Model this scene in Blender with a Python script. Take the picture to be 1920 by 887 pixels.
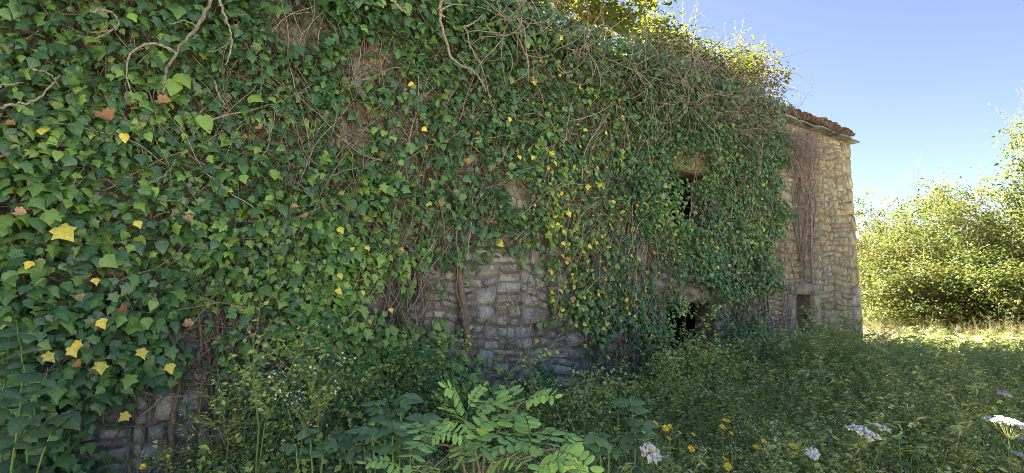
import bpy, math, random
import numpy as np
from mathutils import Vector, Matrix

for _o in list(bpy.data.objects):
    bpy.data.objects.remove(_o)
SC = bpy.context.scene
COL = SC.collection
RNG = np.random.default_rng(11)
random.seed(5)
R = math.radians

# ------------------------------------------------------------------ camera, sky, sun
F_PX, W_PX, H_PX = 1050.0, 1920.0, 887.0
TILT = R(6.6)
EYE = np.array([0.0, 0.0, 1.6])
cam_data = bpy.data.cameras.new("camera")
cam_data.sensor_width = 36.0
cam_data.lens = 36.0 * F_PX / W_PX
cam_data.clip_start = 0.05
cam_data.clip_end = 2000.0
cam = bpy.data.objects.new("camera", cam_data)
cam.location = EYE
cam.rotation_euler = (R(90) + TILT, 0, 0)
COL.objects.link(cam)
SC.camera = cam

SUN_AZ, SUN_EL = R(-43), R(42)          # azimuth clockwise from +Y; the sun stands behind the house
world = bpy.data.worlds.new("World")
SC.world = world
world.use_nodes = True
wn = world.node_tree
sky = wn.nodes.new("ShaderNodeTexSky")
sky.sky_type = 'NISHITA'
sky.sun_disc = False
sky.sun_elevation = SUN_EL
sky.sun_rotation = SUN_AZ
sky.altitude = 100
sky.air_density = 0.6
sky.dust_density = 0.25
sky.ozone_density = 5.0
bg = wn.nodes["Background"]
bg.inputs["Strength"].default_value = 0.05
wb = wn.nodes.new("ShaderNodeMix")                 # the camera's white balance: a little less green
wb.data_type = 'RGBA'
wb.blend_type = 'MULTIPLY'
wb.inputs[0].default_value = 1.0
wb.inputs[7].default_value = (0.86, 0.63, 0.53, 1)
wn.links.new(sky.outputs[0], wb.inputs[6])
wn.links.new(wb.outputs[2], bg.inputs[0])

sun_data = bpy.data.lights.new("sun", 'SUN')
sun_data.energy = 5.0
sun_data.angle = R(0.53)
sun_data.color = (1.0, 0.93, 0.82)
sun = bpy.data.objects.new("sun", sun_data)
sdir = Vector((math.sin(SUN_AZ) * math.cos(SUN_EL), math.cos(SUN_AZ) * math.cos(SUN_EL), math.sin(SUN_EL)))
sun.rotation_euler = (-sdir).to_track_quat('-Z', 'Y').to_euler()
sun.location = sdir * 40
COL.objects.link(sun)

SC.view_settings.view_transform = 'Standard'
SC.view_settings.look = 'None'
SC.view_settings.exposure = 3.75
SC.view_settings.gamma = 1.0
SC.render.engine = 'CYCLES'
SC.cycles.filter_width = 0.85
SC.cycles.use_denoising = True
SC.cycles.denoiser = 'OPENIMAGEDENOISE'
SC.cycles.denoising_prefilter = 'NONE'
SC.cycles.max_bounces = 8
SC.cycles.diffuse_bounces = 5
SC.cycles.transmission_bounces = 5
SC.cycles.glossy_bounces = 2

# ------------------------------------------------------------------ where things stand
D_WALL = 4.5                                  # metres from the camera to the wall
PHI = R(35)                                   # the wall runs 35 degrees off the x axis
DIR = np.array([math.cos(PHI), math.sin(PHI), 0.0])      # along the wall, to the right
INW = np.array([-math.sin(PHI), math.cos(PHI), 0.0])     # into the house
FOOT = INW * D_WALL


def ray(px, py):
    a, b = (px - W_PX / 2) / F_PX, (H_PX / 2 - py) / F_PX
    return np.array([a, math.cos(TILT) - b * math.sin(TILT), math.sin(TILT) + b * math.cos(TILT)])


def at_depth(px, py, d):
    r = ray(px, py)
    return EYE + r * (d / r[1])


def wall_uz(px, py, off=0.0):
    """where the sight line meets the plane OFF metres in front of the wall: along the wall, height"""
    r = ray(px, py)
    t = (D_WALL - off) / r.dot(INW)
    p = EYE + r * t
    return p.dot(DIR), p[2]


def wp(px, py, off=0.0):
    u, z = wall_uz(px, py, off)
    return np.array([u, -off, z])


def to_world(uwz):
    uwz = np.asarray(uwz, float)
    return uwz[..., 0:1] * DIR + (uwz[..., 1:2] + D_WALL) * INW + uwz[..., 2:3] * np.array([0, 0, 1.0])


def to_px(P):
    """world points to photograph pixels"""
    q = np.asarray(P) - EYE
    fwd = q[..., 1] * math.cos(TILT) + q[..., 2] * math.sin(TILT)
    up = -q[..., 1] * math.sin(TILT) + q[..., 2] * math.cos(TILT)
    fwd = np.where(fwd < 0.05, 0.05, fwd)
    return W_PX / 2 + F_PX * q[..., 0] / fwd, H_PX / 2 - F_PX * up / fwd, fwd


def ground_z(x, y):
    s = np.asarray(x) * DIR[0] + np.asarray(y) * DIR[1]
    soft = np.log1p(np.exp(np.clip(s * 1.6, -40, 40))) / 1.6
    z = 0.062 * np.minimum(soft, 14 + 0.15 * np.maximum(soft - 14, 0))
    return z + 0.03 * np.sin(1.3 * np.asarray(x) + 0.4) * np.cos(1.1 * np.asarray(y)) - 0.02


# value noise for placing things
_perm = RNG.random((64, 64, 64))


def vnoise(p, f):
    p = np.asarray(p, float) * f
    i = np.floor(p).astype(int)
    t = p - i
    t = t * t * (3 - 2 * t)
    out = 0
    for a in (0, 1):
        for b in (0, 1):
            for c in (0, 1):
                wgt = (t[..., 0] if a else 1 - t[..., 0]) * (t[..., 1] if b else 1 - t[..., 1]) * (t[..., 2] if c else 1 - t[..., 2])
                out = out + wgt * _perm[(i[..., 0] + a) % 64, (i[..., 1] + b) % 64, (i[..., 2] + c) % 64]
    return out


# ------------------------------------------------------------------ object helpers
def tag(o, label=None, cat=None, group=None, kind=None):
    if label: o["label"] = label
    if cat: o["category"] = cat
    if group: o["group"] = group
    if kind: o["kind"] = kind
    return o


def empty(name, label, cat, loc, rz=0.0, group=None):
    o = bpy.data.objects.new(name, None)
    o.empty_display_size = 0.2
    o.location = [float(v) for v in loc]
    o.rotation_euler = (0, 0, rz)
    COL.objects.link(o)
    return tag(o, label, cat, group)


def make_mesh(name, V, T, mats, mi=None, uv=None, smooth=False):
    V = np.ascontiguousarray(V, np.float32)
    T = np.ascontiguousarray(T, np.int32)
    me = bpy.data.meshes.new(name)
    me.vertices.add(len(V))
    me.vertices.foreach_set("co", V.ravel())
    k = T.shape[1]
    me.loops.add(T.size)
    me.loops.foreach_set("vertex_index", T.ravel())
    me.polygons.add(len(T))
    me.polygons.foreach_set("loop_start", np.arange(0, T.size, k, dtype=np.int32))
    for m in (mats if isinstance(mats, (list, tuple)) else [mats]):
        me.materials.append(m)
    if mi is not None:
        me.polygons.foreach_set("material_index", np.ascontiguousarray(mi, np.int32))
    if smooth:
        me.polygons.foreach_set("use_smooth", np.ones(len(T), bool))
    if uv is not None:
        l = me.uv_layers.new(name="UVMap")
        l.data.foreach_set("uv", np.ascontiguousarray(np.asarray(uv)[T.ravel()], np.float32).ravel())
    me.update(calc_edges=True)
    return me


def link(name, me, parent=None, loc=None, mat=None):
    o = bpy.data.objects.new(name, me)
    COL.objects.link(o)
    if parent is not None: o.parent = parent
    if loc is not None: o.location = [float(v) for v in loc]
    if mat is not None: o.matrix_basis = mat
    return o


class Geo:
    """gathers triangles, then becomes one mesh"""
    def __init__(self):
        self.v, self.t, self.m, self.u, self.n = [], [], [], [], 0

    def add(self, V, T, m=0, uv=None):
        V = np.asarray(V, float)
        T = np.asarray(T, int)
        self.v.append(V)
        self.t.append(T + self.n)
        self.m.append(np.full(len(T), m) if np.isscalar(m) else np.asarray(m))
        self.u.append(np.zeros((len(V), 2)) if uv is None else np.asarray(uv))
        self.n += len(V)
        return self

    def arrays(self):
        return np.concatenate(self.v), np.concatenate(self.t), np.concatenate(self.m), np.concatenate(self.u)

    def build(self, name, mats, parent=None, smooth=False, origin=None, kind=None):
        V, T, m, u = self.arrays()
        if origin is not None: V = V - np.asarray(origin)
        o = link(name, make_mesh(name, V, T, mats, m, u, smooth), parent)
        if kind: o["kind"] = kind
        return o


def frames(tip, nrm):
    """rotation matrices with columns side, tip, normal"""
    tip = tip / np.linalg.norm(tip, axis=-1, keepdims=True)
    side = np.cross(tip, nrm)
    side /= np.maximum(np.linalg.norm(side, axis=-1, keepdims=True), 1e-6)
    n = np.cross(side, tip)
    return np.stack([side, tip, n], axis=-1)


def scatter(geo, tpl, P, M, scale, m):
    """put the template on every point"""
    V, T, U = tpl
    N = len(P)
    if N == 0: return
    sc = np.asarray(scale)
    sc = sc[:, None, None] if sc.ndim == 1 else sc[:, None, :]
    W = np.einsum('nij,nkj->nki', M, V[None] * sc) + P[:, None, :]
    TT = T[None] + (np.arange(N) * len(V))[:, None, None]
    geo.add(W.reshape(-1, 3), TT.reshape(-1, 3), np.repeat(np.asarray(m), len(T)) if not np.isscalar(m) else m,
            np.tile(U, (N, 1)))


def tube_arrays(path, rad, k=5):
    path = np.asarray(path, float)
    n = len(path)
    rad = np.broadcast_to(np.asarray(rad, float), (n,))
    tan = np.gradient(path, axis=0)
    tan /= np.maximum(np.linalg.norm(tan, axis=1, keepdims=True), 1e-9)
    ref = np.array([0.31, 0.52, 0.79]) if abs(tan[0].dot([0.31, 0.52, 0.79])) < 0.9 else np.array([1.0, 0, 0])
    a = np.cross(tan, ref)
    a /= np.maximum(np.linalg.norm(a, axis=1, keepdims=True), 1e-9)
    b = np.cross(tan, a)
    ang = np.arange(k) * 2 * math.pi / k
    V = path[:, None] + rad[:, None, None] * (np.cos(ang)[None, :, None] * a[:, None] + np.sin(ang)[None, :, None] * b[:, None])
    V = V.reshape(-1, 3)
    T = []
    for i in range(n - 1):
        for j in range(k):
            p, q = i * k + j, i * k + (j + 1) % k
            T += [(p, q, q + k), (p, q + k, p + k)]
    L = len(V)
    V = np.vstack([V, path[0], path[-1]])
    for j in range(k):
        T += [(L, (j + 1) % k, j), (L + 1, (n - 1) * k + j, (n - 1) * k + (j + 1) % k)]
    return V, np.array(T)


def curve(pts, n=12, wig=0.0, rng=RNG):
    """smooth path through points"""
    P = np.asarray(pts, float)
    if len(P) == 2:
        P = np.array([P[0], (P[0] + P[1]) / 2, P[1]])
    t = np.linspace(0, len(P) - 1, n)
    E = np.vstack([2 * P[0] - P[1], P, 2 * P[-1] - P[-2]])
    out = []
    for s in t:
        i = min(int(s), len(P) - 2)
        f = s - i
        a, b, c, d = E[i], E[i + 1], E[i + 2], E[i + 3]
        out.append(0.5 * (2 * b + (c - a) * f + (2 * a - 5 * b + 4 * c - d) * f * f + (3 * b - a - 3 * c + d) * f ** 3))
    out = np.array(out)
    if wig:
        w = rng.normal(0, wig, out.shape)
        w[0] = 0
        out += w
    return out


# ------------------------------------------------------------------ materials
def mat_new(name):
    m = bpy.data.materials.new(name)
    m.use_nodes = True
    nt = m.node_tree
    nt.nodes.clear()
    out = nt.nodes.new("ShaderNodeOutputMaterial")
    return m, nt, out


def nd(nt, typ, **kw):
    n = nt.nodes.new(typ)
    for k, v in kw.items():
        setattr(n, k, v)
    return n


def mth(nt, op, a, b=None, clamp=False):
    n = nt.nodes.new("ShaderNodeMath")
    n.operation = op
    n.use_clamp = clamp
    for i, x in enumerate((a, b)):
        if x is None: continue
        if isinstance(x, (int, float)): n.inputs[i].default_value = x
        else: nt.links.new(x, n.inputs[i])
    return n.outputs[0]


def mix_rgb(nt, fac, a, b, mode='MIX'):
    n = nt.nodes.new("ShaderNodeMix")
    n.data_type = 'RGBA'
    n.blend_type = mode
    for sock, x in ((n.inputs[0], fac), (n.inputs[6], a), (n.inputs[7], b)):
        if isinstance(x, (int, float)): sock.default_value = x
        elif isinstance(x, (tuple, list)): sock.default_value = (x[0], x[1], x[2], 1)
        else: nt.links.new(x, sock)
    return n.outputs[2]


def ramp(nt, fac, stops, interp='LINEAR'):
    n = nt.nodes.new("ShaderNodeValToRGB")
    n.color_ramp.interpolation = interp
    el = n.color_ramp.elements
    while len(el) < len(stops): el.new(0.5)
    for e, (p, c) in zip(el, stops):
        e.position = p
        e.color = (c[0], c[1], c[2], 1) if isinstance(c, (tuple, list)) else (c, c, c, 1)
    if fac is not None: nt.links.new(fac, n.inputs[0])
    return n.outputs[0]


def noise(nt, vec, scale, detail=4, rough=0.55):
    n = nt.nodes.new("ShaderNodeTexNoise")
    n.inputs["Scale"].default_value = scale
    n.inputs["Detail"].default_value = detail
    n.inputs["Roughness"].default_value = rough
    if vec is not None: nt.links.new(vec, n.inputs["Vector"])
    return n.outputs["Fac"]


def rand_fac(nt):
    g = nt.nodes.new("ShaderNodeNewGeometry")
    o = nt.nodes.new("ShaderNodeObjectInfo")
    return mth(nt, 'FRACT', mth(nt, 'ADD', g.outputs["Random Per Island"], o.outputs["Random"]))


def leaf_mat(name, cols, transl=0.25, rough=0.42, veins=None, spec=0.5, tcol=None, mottle=None):
    """cols: colours from which each leaf takes one; veins: 'palm', 'mid' or None"""
    m, nt, out = mat_new(name)
    r = rand_fac(nt)
    n = len(cols)
    col = ramp(nt, r, [(i / max(n - 1, 1), c) for i, c in enumerate(cols)])
    pos = nd(nt, "ShaderNodeNewGeometry").outputs["Position"]
    blotch = noise(nt, pos, 60, 3)
    col = mix_rgb(nt, 0.45, col, ramp(nt, blotch, [(0.3, 0.62), (0.7, 1.25)]), 'MULTIPLY')
    if mottle:
        mt = ramp(nt, noise(nt, pos, 45, 4, 0.6), [(0.52, 0.0), (0.66, 1.0)])
        col = mix_rgb(nt, mth(nt, 'MULTIPLY', mt, 0.55), col, mottle)
    bump_h = None
    if veins:
        uvn = nd(nt, "ShaderNodeUVMap")
        sep = nd(nt, "ShaderNodeSeparateXYZ")
        nt.links.new(uvn.outputs[0], sep.inputs[0])
        ax = mth(nt, 'ABSOLUTE', sep.outputs[0])
        y = sep.outputs[1]
        if veins == 'palm':
            d = None
            for ang in (0, 38, 80):
                s, c = math.sin(R(ang)), math.cos(R(ang))
                dd = mth(nt, 'ABSOLUTE', mth(nt, 'SUBTRACT', mth(nt, 'MULTIPLY', ax, c), mth(nt, 'MULTIPLY', y, s)))
                d = dd if d is None else mth(nt, 'MINIMUM', d, dd)
        else:
            w = mth(nt, 'FRACT', mth(nt, 'MULTIPLY', mth(nt, 'SUBTRACT', y, mth(nt, 'MULTIPLY', ax, 0.7)), 7.0))
            w = mth(nt, 'MULTIPLY', mth(nt, 'ABSOLUTE', mth(nt, 'SUBTRACT', w, 0.5)), 0.16)
            d = mth(nt, 'MINIMUM', ax, w)
        v = ramp(nt, d, [(0.0, 1.0), (0.035, 0.0)])
        col = mix_rgb(nt, mth(nt, 'MULTIPLY', v, 0.33), col, mix_rgb(nt, 0.5, col, (0.42, 0.5, 0.26)))
        bump_h = d
    p = nd(nt, "ShaderNodeBsdfPrincipled")
    nt.links.new(col, p.inputs["Base Color"])
    p.inputs["Roughness"].default_value = rough
    p.inputs["Specular IOR Level"].default_value = spec
    bmp = nd(nt, "ShaderNodeBump")
    bmp.inputs["Strength"].default_value = 0.25
    bmp.inputs["Distance"].default_value = 0.004
    nt.links.new(blotch, bmp.inputs["Height"])
    nt.links.new(bmp.outputs[0], p.inputs["Normal"])
    if transl > 0:
        t = nd(nt, "ShaderNodeBsdfTranslucent")
        tc = mix_rgb(nt, 1.0, col, tcol or (1.25, 1.2, 0.55), 'MULTIPLY')
        nt.links.new(tc, t.inputs["Color"])
        mx = nd(nt, "ShaderNodeMixShader")
        mx.inputs[0].default_value = transl
        nt.links.new(p.outputs[0], mx.inputs[1])
        nt.links.new(t.outputs[0], mx.inputs[2])
        nt.links.new(mx.outputs[0], out.inputs[0])
    else:
        nt.links.new(p.outputs[0], out.inputs[0])
    return m


def bark_mat(name, a, b, scale=40, lichen=None):
    m, nt, out = mat_new(name)
    pos = nd(nt, "ShaderNodeNewGeometry").outputs["Position"]
    f = noise(nt, pos, scale, 5, 0.65)
    col = ramp(nt, f, [(0.3, a), (0.7, b)])
    r = rand_fac(nt)
    col = mix_rgb(nt, 0.6, col, ramp(nt, r, [(0, 0.55), (1, 1.3)]), 'MULTIPLY')
    if lichen:
        f2 = noise(nt, pos, scale * 1.7, 3)
        col = mix_rgb(nt, ramp(nt, f2, [(0.55, 0.0), (0.62, 1.0)]), col, lichen)
    p = nd(nt, "ShaderNodeBsdfPrincipled")
    nt.links.new(col, p.inputs["Base Color"])
    p.inputs["Roughness"].default_value = 0.9
    p.inputs["Specular IOR Level"].default_value = 0.15
    b_ = nd(nt, "ShaderNodeBump")
    b_.inputs["Strength"].default_value = 0.8
    b_.inputs["Distance"].default_value = 0.006
    nt.links.new(f, b_.inputs["Height"])
    nt.links.new(b_.outputs[0], p.inputs["Normal"])
    nt.links.new(p.outputs[0], out.inputs[0])
    return m


def stone_mat(name, cols, lichen=0.5, dark=0.5, bump=1.0):
    m, nt, out = mat_new(name)
    pos = nd(nt, "ShaderNodeNewGeometry").outputs["Position"]
    r = rand_fac(nt)
    n = len(cols)
    col = ramp(nt, r, [(i / max(n - 1, 1), c) for i, c in enumerate(cols)])
    n1 = noise(nt, pos, 9, 6, 0.65)
    n2 = noise(nt, pos, 38, 6, 0.7)
    n3 = noise(nt, pos, 3.1, 4, 0.6)
    col = mix_rgb(nt, 0.8, col, ramp(nt, n1, [(0.28, 0.5), (0.72, 1.35)]), 'MULTIPLY')
    col = mix_rgb(nt, 0.55, col, ramp(nt, n2, [(0.3, 0.55), (0.7, 1.4)]), 'MULTIPLY')
    # ochre and soot stains, moss, then pale lichen crusts
    col = mix_rgb(nt, mth(nt, 'MULTIPLY', ramp(nt, n3, [(0.5, 0.0), (0.68, 1.0)]), 0.4), col, (0.27, 0.18, 0.07))
    col = mix_rgb(nt, mth(nt, 'MULTIPLY', ramp(nt, noise(nt, pos, 5.3, 6, 0.75), [(0.5, 0.0), (0.62, 1.0)]), dark), col, (0.05, 0.048, 0.045))
    vec = nd(nt, "ShaderNodeVectorMath", operation='ADD')
    nt.links.new(pos, vec.inputs[0])
    vec.inputs[1].default_value = (7.3, 2.1, 4.4)
    ln = noise(nt, vec.outputs[0], 26, 5, 0.75)
    lm = noise(nt, vec.outputs[0], 2.4, 3, 0.5)
    lf = mth(nt, 'MULTIPLY', ramp(nt, ln, [(0.54, 0.0), (0.6, 1.0)]), ramp(nt, lm, [(0.42, 0.0), (0.6, 1.0)]))
    col = mix_rgb(nt, mth(nt, 'MULTIPLY', lf, lichen), col, (0.52, 0.52, 0.49))
    p = nd(nt, "ShaderNodeBsdfPrincipled")
    nt.links.new(col, p.inputs["Base Color"])
    p.inputs["Roughness"].default_value = 0.95
    p.inputs["Specular IOR Level"].default_value = 0.12
    b_ = nd(nt, "ShaderNodeBump")
    b_.inputs["Strength"].default_value = 0.9 * bump
    b_.inputs["Distance"].default_value = 0.03
    h = mth(nt, 'ADD', n1, mth(nt, 'MULTIPLY', n2, 0.8))
    nt.links.new(h, b_.inputs["Height"])
    nt.links.new(b_.outputs[0], p.inputs["Normal"])
    nt.links.new(p.outputs[0], out.inputs[0])
    return m


def plain_mat(name, col, rough=0.7, transl=0.0, var=0.3):
    return leaf_mat(name, [tuple(c * (1 - var) for c in col), tuple(c * (1 + var * 0.6) for c in col)], transl, rough, None, 0.3, (1, 1, 1))


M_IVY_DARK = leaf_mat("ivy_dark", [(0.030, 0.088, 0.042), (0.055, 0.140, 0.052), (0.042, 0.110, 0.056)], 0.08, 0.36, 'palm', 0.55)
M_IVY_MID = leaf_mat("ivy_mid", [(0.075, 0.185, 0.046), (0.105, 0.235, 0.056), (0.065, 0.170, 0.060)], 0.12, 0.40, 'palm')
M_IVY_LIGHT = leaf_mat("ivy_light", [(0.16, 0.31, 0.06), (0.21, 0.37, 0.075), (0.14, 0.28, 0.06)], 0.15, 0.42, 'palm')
M_IVY_YELLOW = leaf_mat("ivy_yellow", [(0.80, 0.66, 0.08), (0.70, 0.66, 0.12), (0.82, 0.62, 0.10)], 0.2, 0.5, 'palm', mottle=(0.30, 0.33, 0.05))
M_IVY_TAN = leaf_mat("ivy_tan", [(0.36, 0.19, 0.09), (0.50, 0.33, 0.19), (0.24, 0.10, 0.045)], 0.15, 0.7, 'palm', 0.25, mottle=(0.14, 0.07, 0.035))
IVY_MATS = [M_IVY_DARK, M_IVY_MID, M_IVY_LIGHT, M_IVY_YELLOW, M_IVY_TAN]
M_STEM = bark_mat("vine_bark", (0.10, 0.078, 0.06), (0.26, 0.21, 0.16), 55)
M_STEM_PALE = bark_mat("pale_vine_bark", (0.20, 0.175, 0.155), (0.40, 0.36, 0.32), 55)
M_STEM_GREY = bark_mat("dead_wood", (0.15, 0.135, 0.12), (0.38, 0.35, 0.31), 60, (0.07, 0.06, 0.05))
M_TWIG_DEAD = bark_mat("dead_twig", (0.15, 0.13, 0.125), (0.34, 0.295, 0.28), 50)
M_TWIG_GREEN = plain_mat("green_stem", (0.16, 0.24, 0.06), 0.6)
M_STONE_GREY = stone_mat("stone_grey", [(0.20, 0.215, 0.21), (0.42, 0.44, 0.42), (0.26, 0.265, 0.24), (0.46, 0.46, 0.40), (0.33, 0.345, 0.33)], 1.0, 0.6)
M_STONE_OCHRE = stone_mat("stone_ochre", [(0.28, 0.28, 0.235), (0.38, 0.365, 0.295), (0.22, 0.225, 0.205), (0.36, 0.32, 0.215), (0.30, 0.305, 0.275)], 0.5, 0.5)
M_LINTEL = stone_mat("mossy_lintel", [(0.20, 0.185, 0.11), (0.27, 0.235, 0.13), (0.22, 0.21, 0.15)], 0.3, 0.6)
M_MORTAR = stone_mat("mortar", [(0.25, 0.23, 0.19), (0.25, 0.23, 0.19)], 0.4, 0.6, 1.3)
M_INNER = stone_mat("inner_wall", [(0.20, 0.17, 0.13), (0.20, 0.17, 0.13)], 0.0, 0.5)
M_TILE = stone_mat("terracotta", [(0.105, 0.052, 0.04), (0.14, 0.078, 0.058), (0.085, 0.055, 0.046), (0.15, 0.105, 0.085)], 0.5, 0.8, 0.5)
M_WOOD = bark_mat("old_timber", (0.10, 0.075, 0.05), (0.22, 0.17, 0.12), 30)
M_WEED = leaf_mat("weed_leaf", [(0.22, 0.32, 0.06), (0.30, 0.41, 0.07), (0.37, 0.46, 0.085), (0.23, 0.34, 0.075)], 0.2, 0.5)
M_WEED_PALE = leaf_mat("weed_pale", [(0.42, 0.52, 0.16), (0.55, 0.60, 0.26)], 0.2, 0.55)
M_WEED_STEM = plain_mat("weed_stem", (0.22, 0.26, 0.09), 0.6)
M_STALK = plain_mat("dry_stalk", (0.42, 0.36, 0.22), 0.8)
M_BLADE = leaf_mat("grass_blade", [(0.17, 0.28, 0.07), (0.30, 0.40, 0.10), (0.44, 0.46, 0.20)], 0.25, 0.5)
M_FLOWER_STEM = plain_mat("flower_stem", (0.11, 0.16, 0.05), 0.6)
M_DRY = leaf_mat("dry_grass", [(0.19, 0.155, 0.08), (0.25, 0.205, 0.125), (0.14, 0.14, 0.06)], 0.25, 0.7)
M_WHITE = plain_mat("white_petal", (0.74, 0.75, 0.72), 0.6, 0.2, 0.1)
M_YELLOW = plain_mat("yellow_petal", (0.86, 0.62, 0.025), 0.5, 0.15, 0.12)
M_LEMON = plain_mat("lemon_petal", (0.78, 0.66, 0.05), 0.5, 0.15, 0.12)
M_LOCUST = leaf_mat("locust_leaf", [(0.21, 0.42, 0.10), (0.27, 0.50, 0.12), (0.32, 0.52, 0.11)], 0.15, 0.5, 'mid', 0.4)
M_BROAD = leaf_mat("broad_leaf", [(0.055, 0.13, 0.06), (0.085, 0.175, 0.075), (0.07, 0.15, 0.07)], 0.12, 0.48, 'mid', 0.4)
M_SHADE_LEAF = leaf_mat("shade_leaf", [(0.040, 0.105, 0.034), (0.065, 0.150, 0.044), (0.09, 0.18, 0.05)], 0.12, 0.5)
M_HEDGE = leaf_mat("hedge_leaf", [(0.08, 0.105, 0.032), (0.115, 0.135, 0.045), (0.155, 0.16, 0.055), (0.07, 0.10, 0.036)], 0.56, 0.42, None, 0.5, (1.35, 1.25, 0.65))
M_HEDGE_GREEN = leaf_mat("hedge_green", [(0.045, 0.085, 0.024), (0.075, 0.115, 0.032), (0.10, 0.135, 0.04)], 0.56, 0.42, None, 0.5, (1.35, 1.25, 0.65))
M_HEDGE_ORANGE = leaf_mat("hedge_orange", [(0.24, 0.17, 0.04), (0.28, 0.16, 0.045), (0.20, 0.17, 0.045)], 0.4, 0.5)

m, nt, out = mat_new("earth")
pos = nd(nt, "ShaderNodeNewGeometry").outputs["Position"]
f = noise(nt, pos, 1.1, 8, 0.65)
g = noise(nt, pos, 24, 6, 0.7)
col = ramp(nt, f, [(0.3, (0.16, 0.17, 0.06)), (0.45, (0.34, 0.28, 0.14)), (0.65, (0.44, 0.37, 0.22))])
col = mix_rgb(nt, 0.7, col, ramp(nt, g, [(0.3, 0.6), (0.7, 1.25)]), 'MULTIPLY')
p = nd(nt, "ShaderNodeBsdfPrincipled")
nt.links.new(col, p.inputs["Base Color"])
p.inputs["Roughness"].default_value = 1.0
b_ = nd(nt, "ShaderNodeBump")
b_.inputs["Distance"].default_value = 0.04
nt.links.new(g, b_.inputs["Height"])
nt.links.new(b_.outputs[0], p.inputs["Normal"])
nt.links.new(p.outputs[0], out.inputs[0])
M_EARTH = m

# ------------------------------------------------------------------ leaf shapes (base at 0, tip along +Y, upper side +Z)
def leaf_tpl(half, mids, fold=0.25, droop=0.18, wave=0.0):
    """half: outline of the right side from base to tip; mids: stations of the midrib"""
    half = np.array(half, float)
    nh, nm = len(half), len(mids)
    V, U = [], []
    def z(x, y, i=0): return fold * abs(x) * -1 - droop * max(y, 0) ** 2 + wave * math.sin(3.1 * i)
    for y in mids: V.append((0, y, z(0, y))); U.append((0, y))
    for sgn in (1, -1):
        for i, (x, y) in enumerate(half): V.append((sgn * x, y, z(x, y, i + sgn))); U.append((sgn * x, y))
    T = []
    for s in (0, 1):
        o = nm + s * nh
        i, j, tris = 0, 0, []
        while i < nm - 1 or j < nh - 1:
            if j < nh - 1 and (i == nm - 1 or half[j + 1][1] <= mids[i + 1] + 1e-9):
                tris.append((i, o + j, o + j + 1)); j += 1
            else:
                tris.append((i, o + j, i + 1)); i += 1
        T += [t if s == 0 else (t[0], t[2], t[1]) for t in tris]
    return np.array(V), np.array(T), np.array(U)


IVY5 = leaf_tpl([(0.10, -0.14), (0.40, -0.10), (0.36, 0.16), (0.60, 0.34), (0.32, 0.50), (0.13, 0.80), (0.01, 1.0)], [0, 0.22, 0.5, 1.0], 0.22, 0.2, 0.02)
IVY3 = leaf_tpl([(0.12, -0.12), (0.36, -0.02), (0.56, 0.26), (0.34, 0.46), (0.16, 0.76), (0.01, 1.0)], [0, 0.25, 0.5, 1.0], 0.3, 0.25, 0.02)
IVYH = leaf_tpl([(0.14, -0.13), (0.40, -0.04), (0.47, 0.22), (0.34, 0.55), (0.14, 0.84), (0.01, 1.0)], [0, 0.25, 0.55, 1.0], 0.2, 0.3, 0.015)
DRYL = leaf_tpl([(0.12, -0.16), (0.46, -0.12), (0.40, 0.10), (0.62, 0.30), (0.42, 0.44), (0.26, 0.78), (0.02, 0.94)], [0, 0.22, 0.5, 0.95], -0.5, -0.35, 0.07)
IVY_TPL = [IVY5, IVY3, IVYH, DRYL]
IVY_LO = leaf_tpl([(0.13, -0.13), (0.50, 0.18), (0.20, 0.62), (0.01, 1.0)], [0, 0.45, 1.0], 0.26, 0.28)
OVATE = leaf_tpl([(0.02, 0), (0.22, 0.10), (0.33, 0.30), (0.27, 0.58), (0.12, 0.84), (0.005, 1.0)], [0, 0.3, 0.6, 1.0], 0.28, 0.3, 0.012)
LEAFLET = leaf_tpl([(0.02, 0), (0.19, 0.16), (0.245, 0.45), (0.20, 0.78), (0.07, 0.97), (0.005, 1.0)], [0, 0.35, 0.7, 1.0], 0.2, 0.06)
SMALL = (np.array([(0, 0, 0), (0.29, 0.45, 0.06), (0, 1, -0.12), (-0.29, 0.45, 0.06)], float), np.array([(0, 1, 2), (0, 2, 3)]), np.array([(0, 0), (0.24, 0.45), (0, 1), (-0.24, 0.45)], float))
LANCE = (np.array([(0, 0, 0), (0.10, 0.4, 0.03), (0, 1, -0.2), (-0.10, 0.4, 0.03)], float), SMALL[1], SMALL[2])
FLORET = (np.array([(0.5, 0, 0.1), (0, 0.5, 0.1), (-0.5, 0, 0.1), (0, -0.5, 0.1)], float), np.array([(0, 1, 2), (0, 2, 3)]), np.zeros((4, 2)))


def rand_unit(n):
    v = RNG.normal(size=(n, 3))
    return v / np.linalg.norm(v, axis=1, keepdims=True)


# ------------------------------------------------------------------ the ground and sky-line
def build_ground():
    xs = np.concatenate([np.linspace(-300, -24, 12), np.linspace(-22, 34, 113), np.linspace(37, 300, 12)])
    ys = np.concatenate([np.linspace(-300, -24, 12), np.linspace(-22, 34, 113), np.linspace(37, 300, 12)])
    X, Y = np.meshgrid(xs, ys)
    Z = ground_z(X, Y)
    V = np.stack([X, Y, Z], -1).reshape(-1, 3)
    n = len(xs)
    i = np.arange(len(ys) - 1)[:, None] * n + np.arange(n - 1)[None]
    Q = np.stack([i, i + 1, i + n + 1, i + n], -1).reshape(-1, 4)
    o = link("ground", make_mesh("ground", V, Q, M_EARTH, smooth=True))
    tag(o, "rising earth and dry meadow ground around the ruin", "ground", kind="structure")


build_ground()

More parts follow.
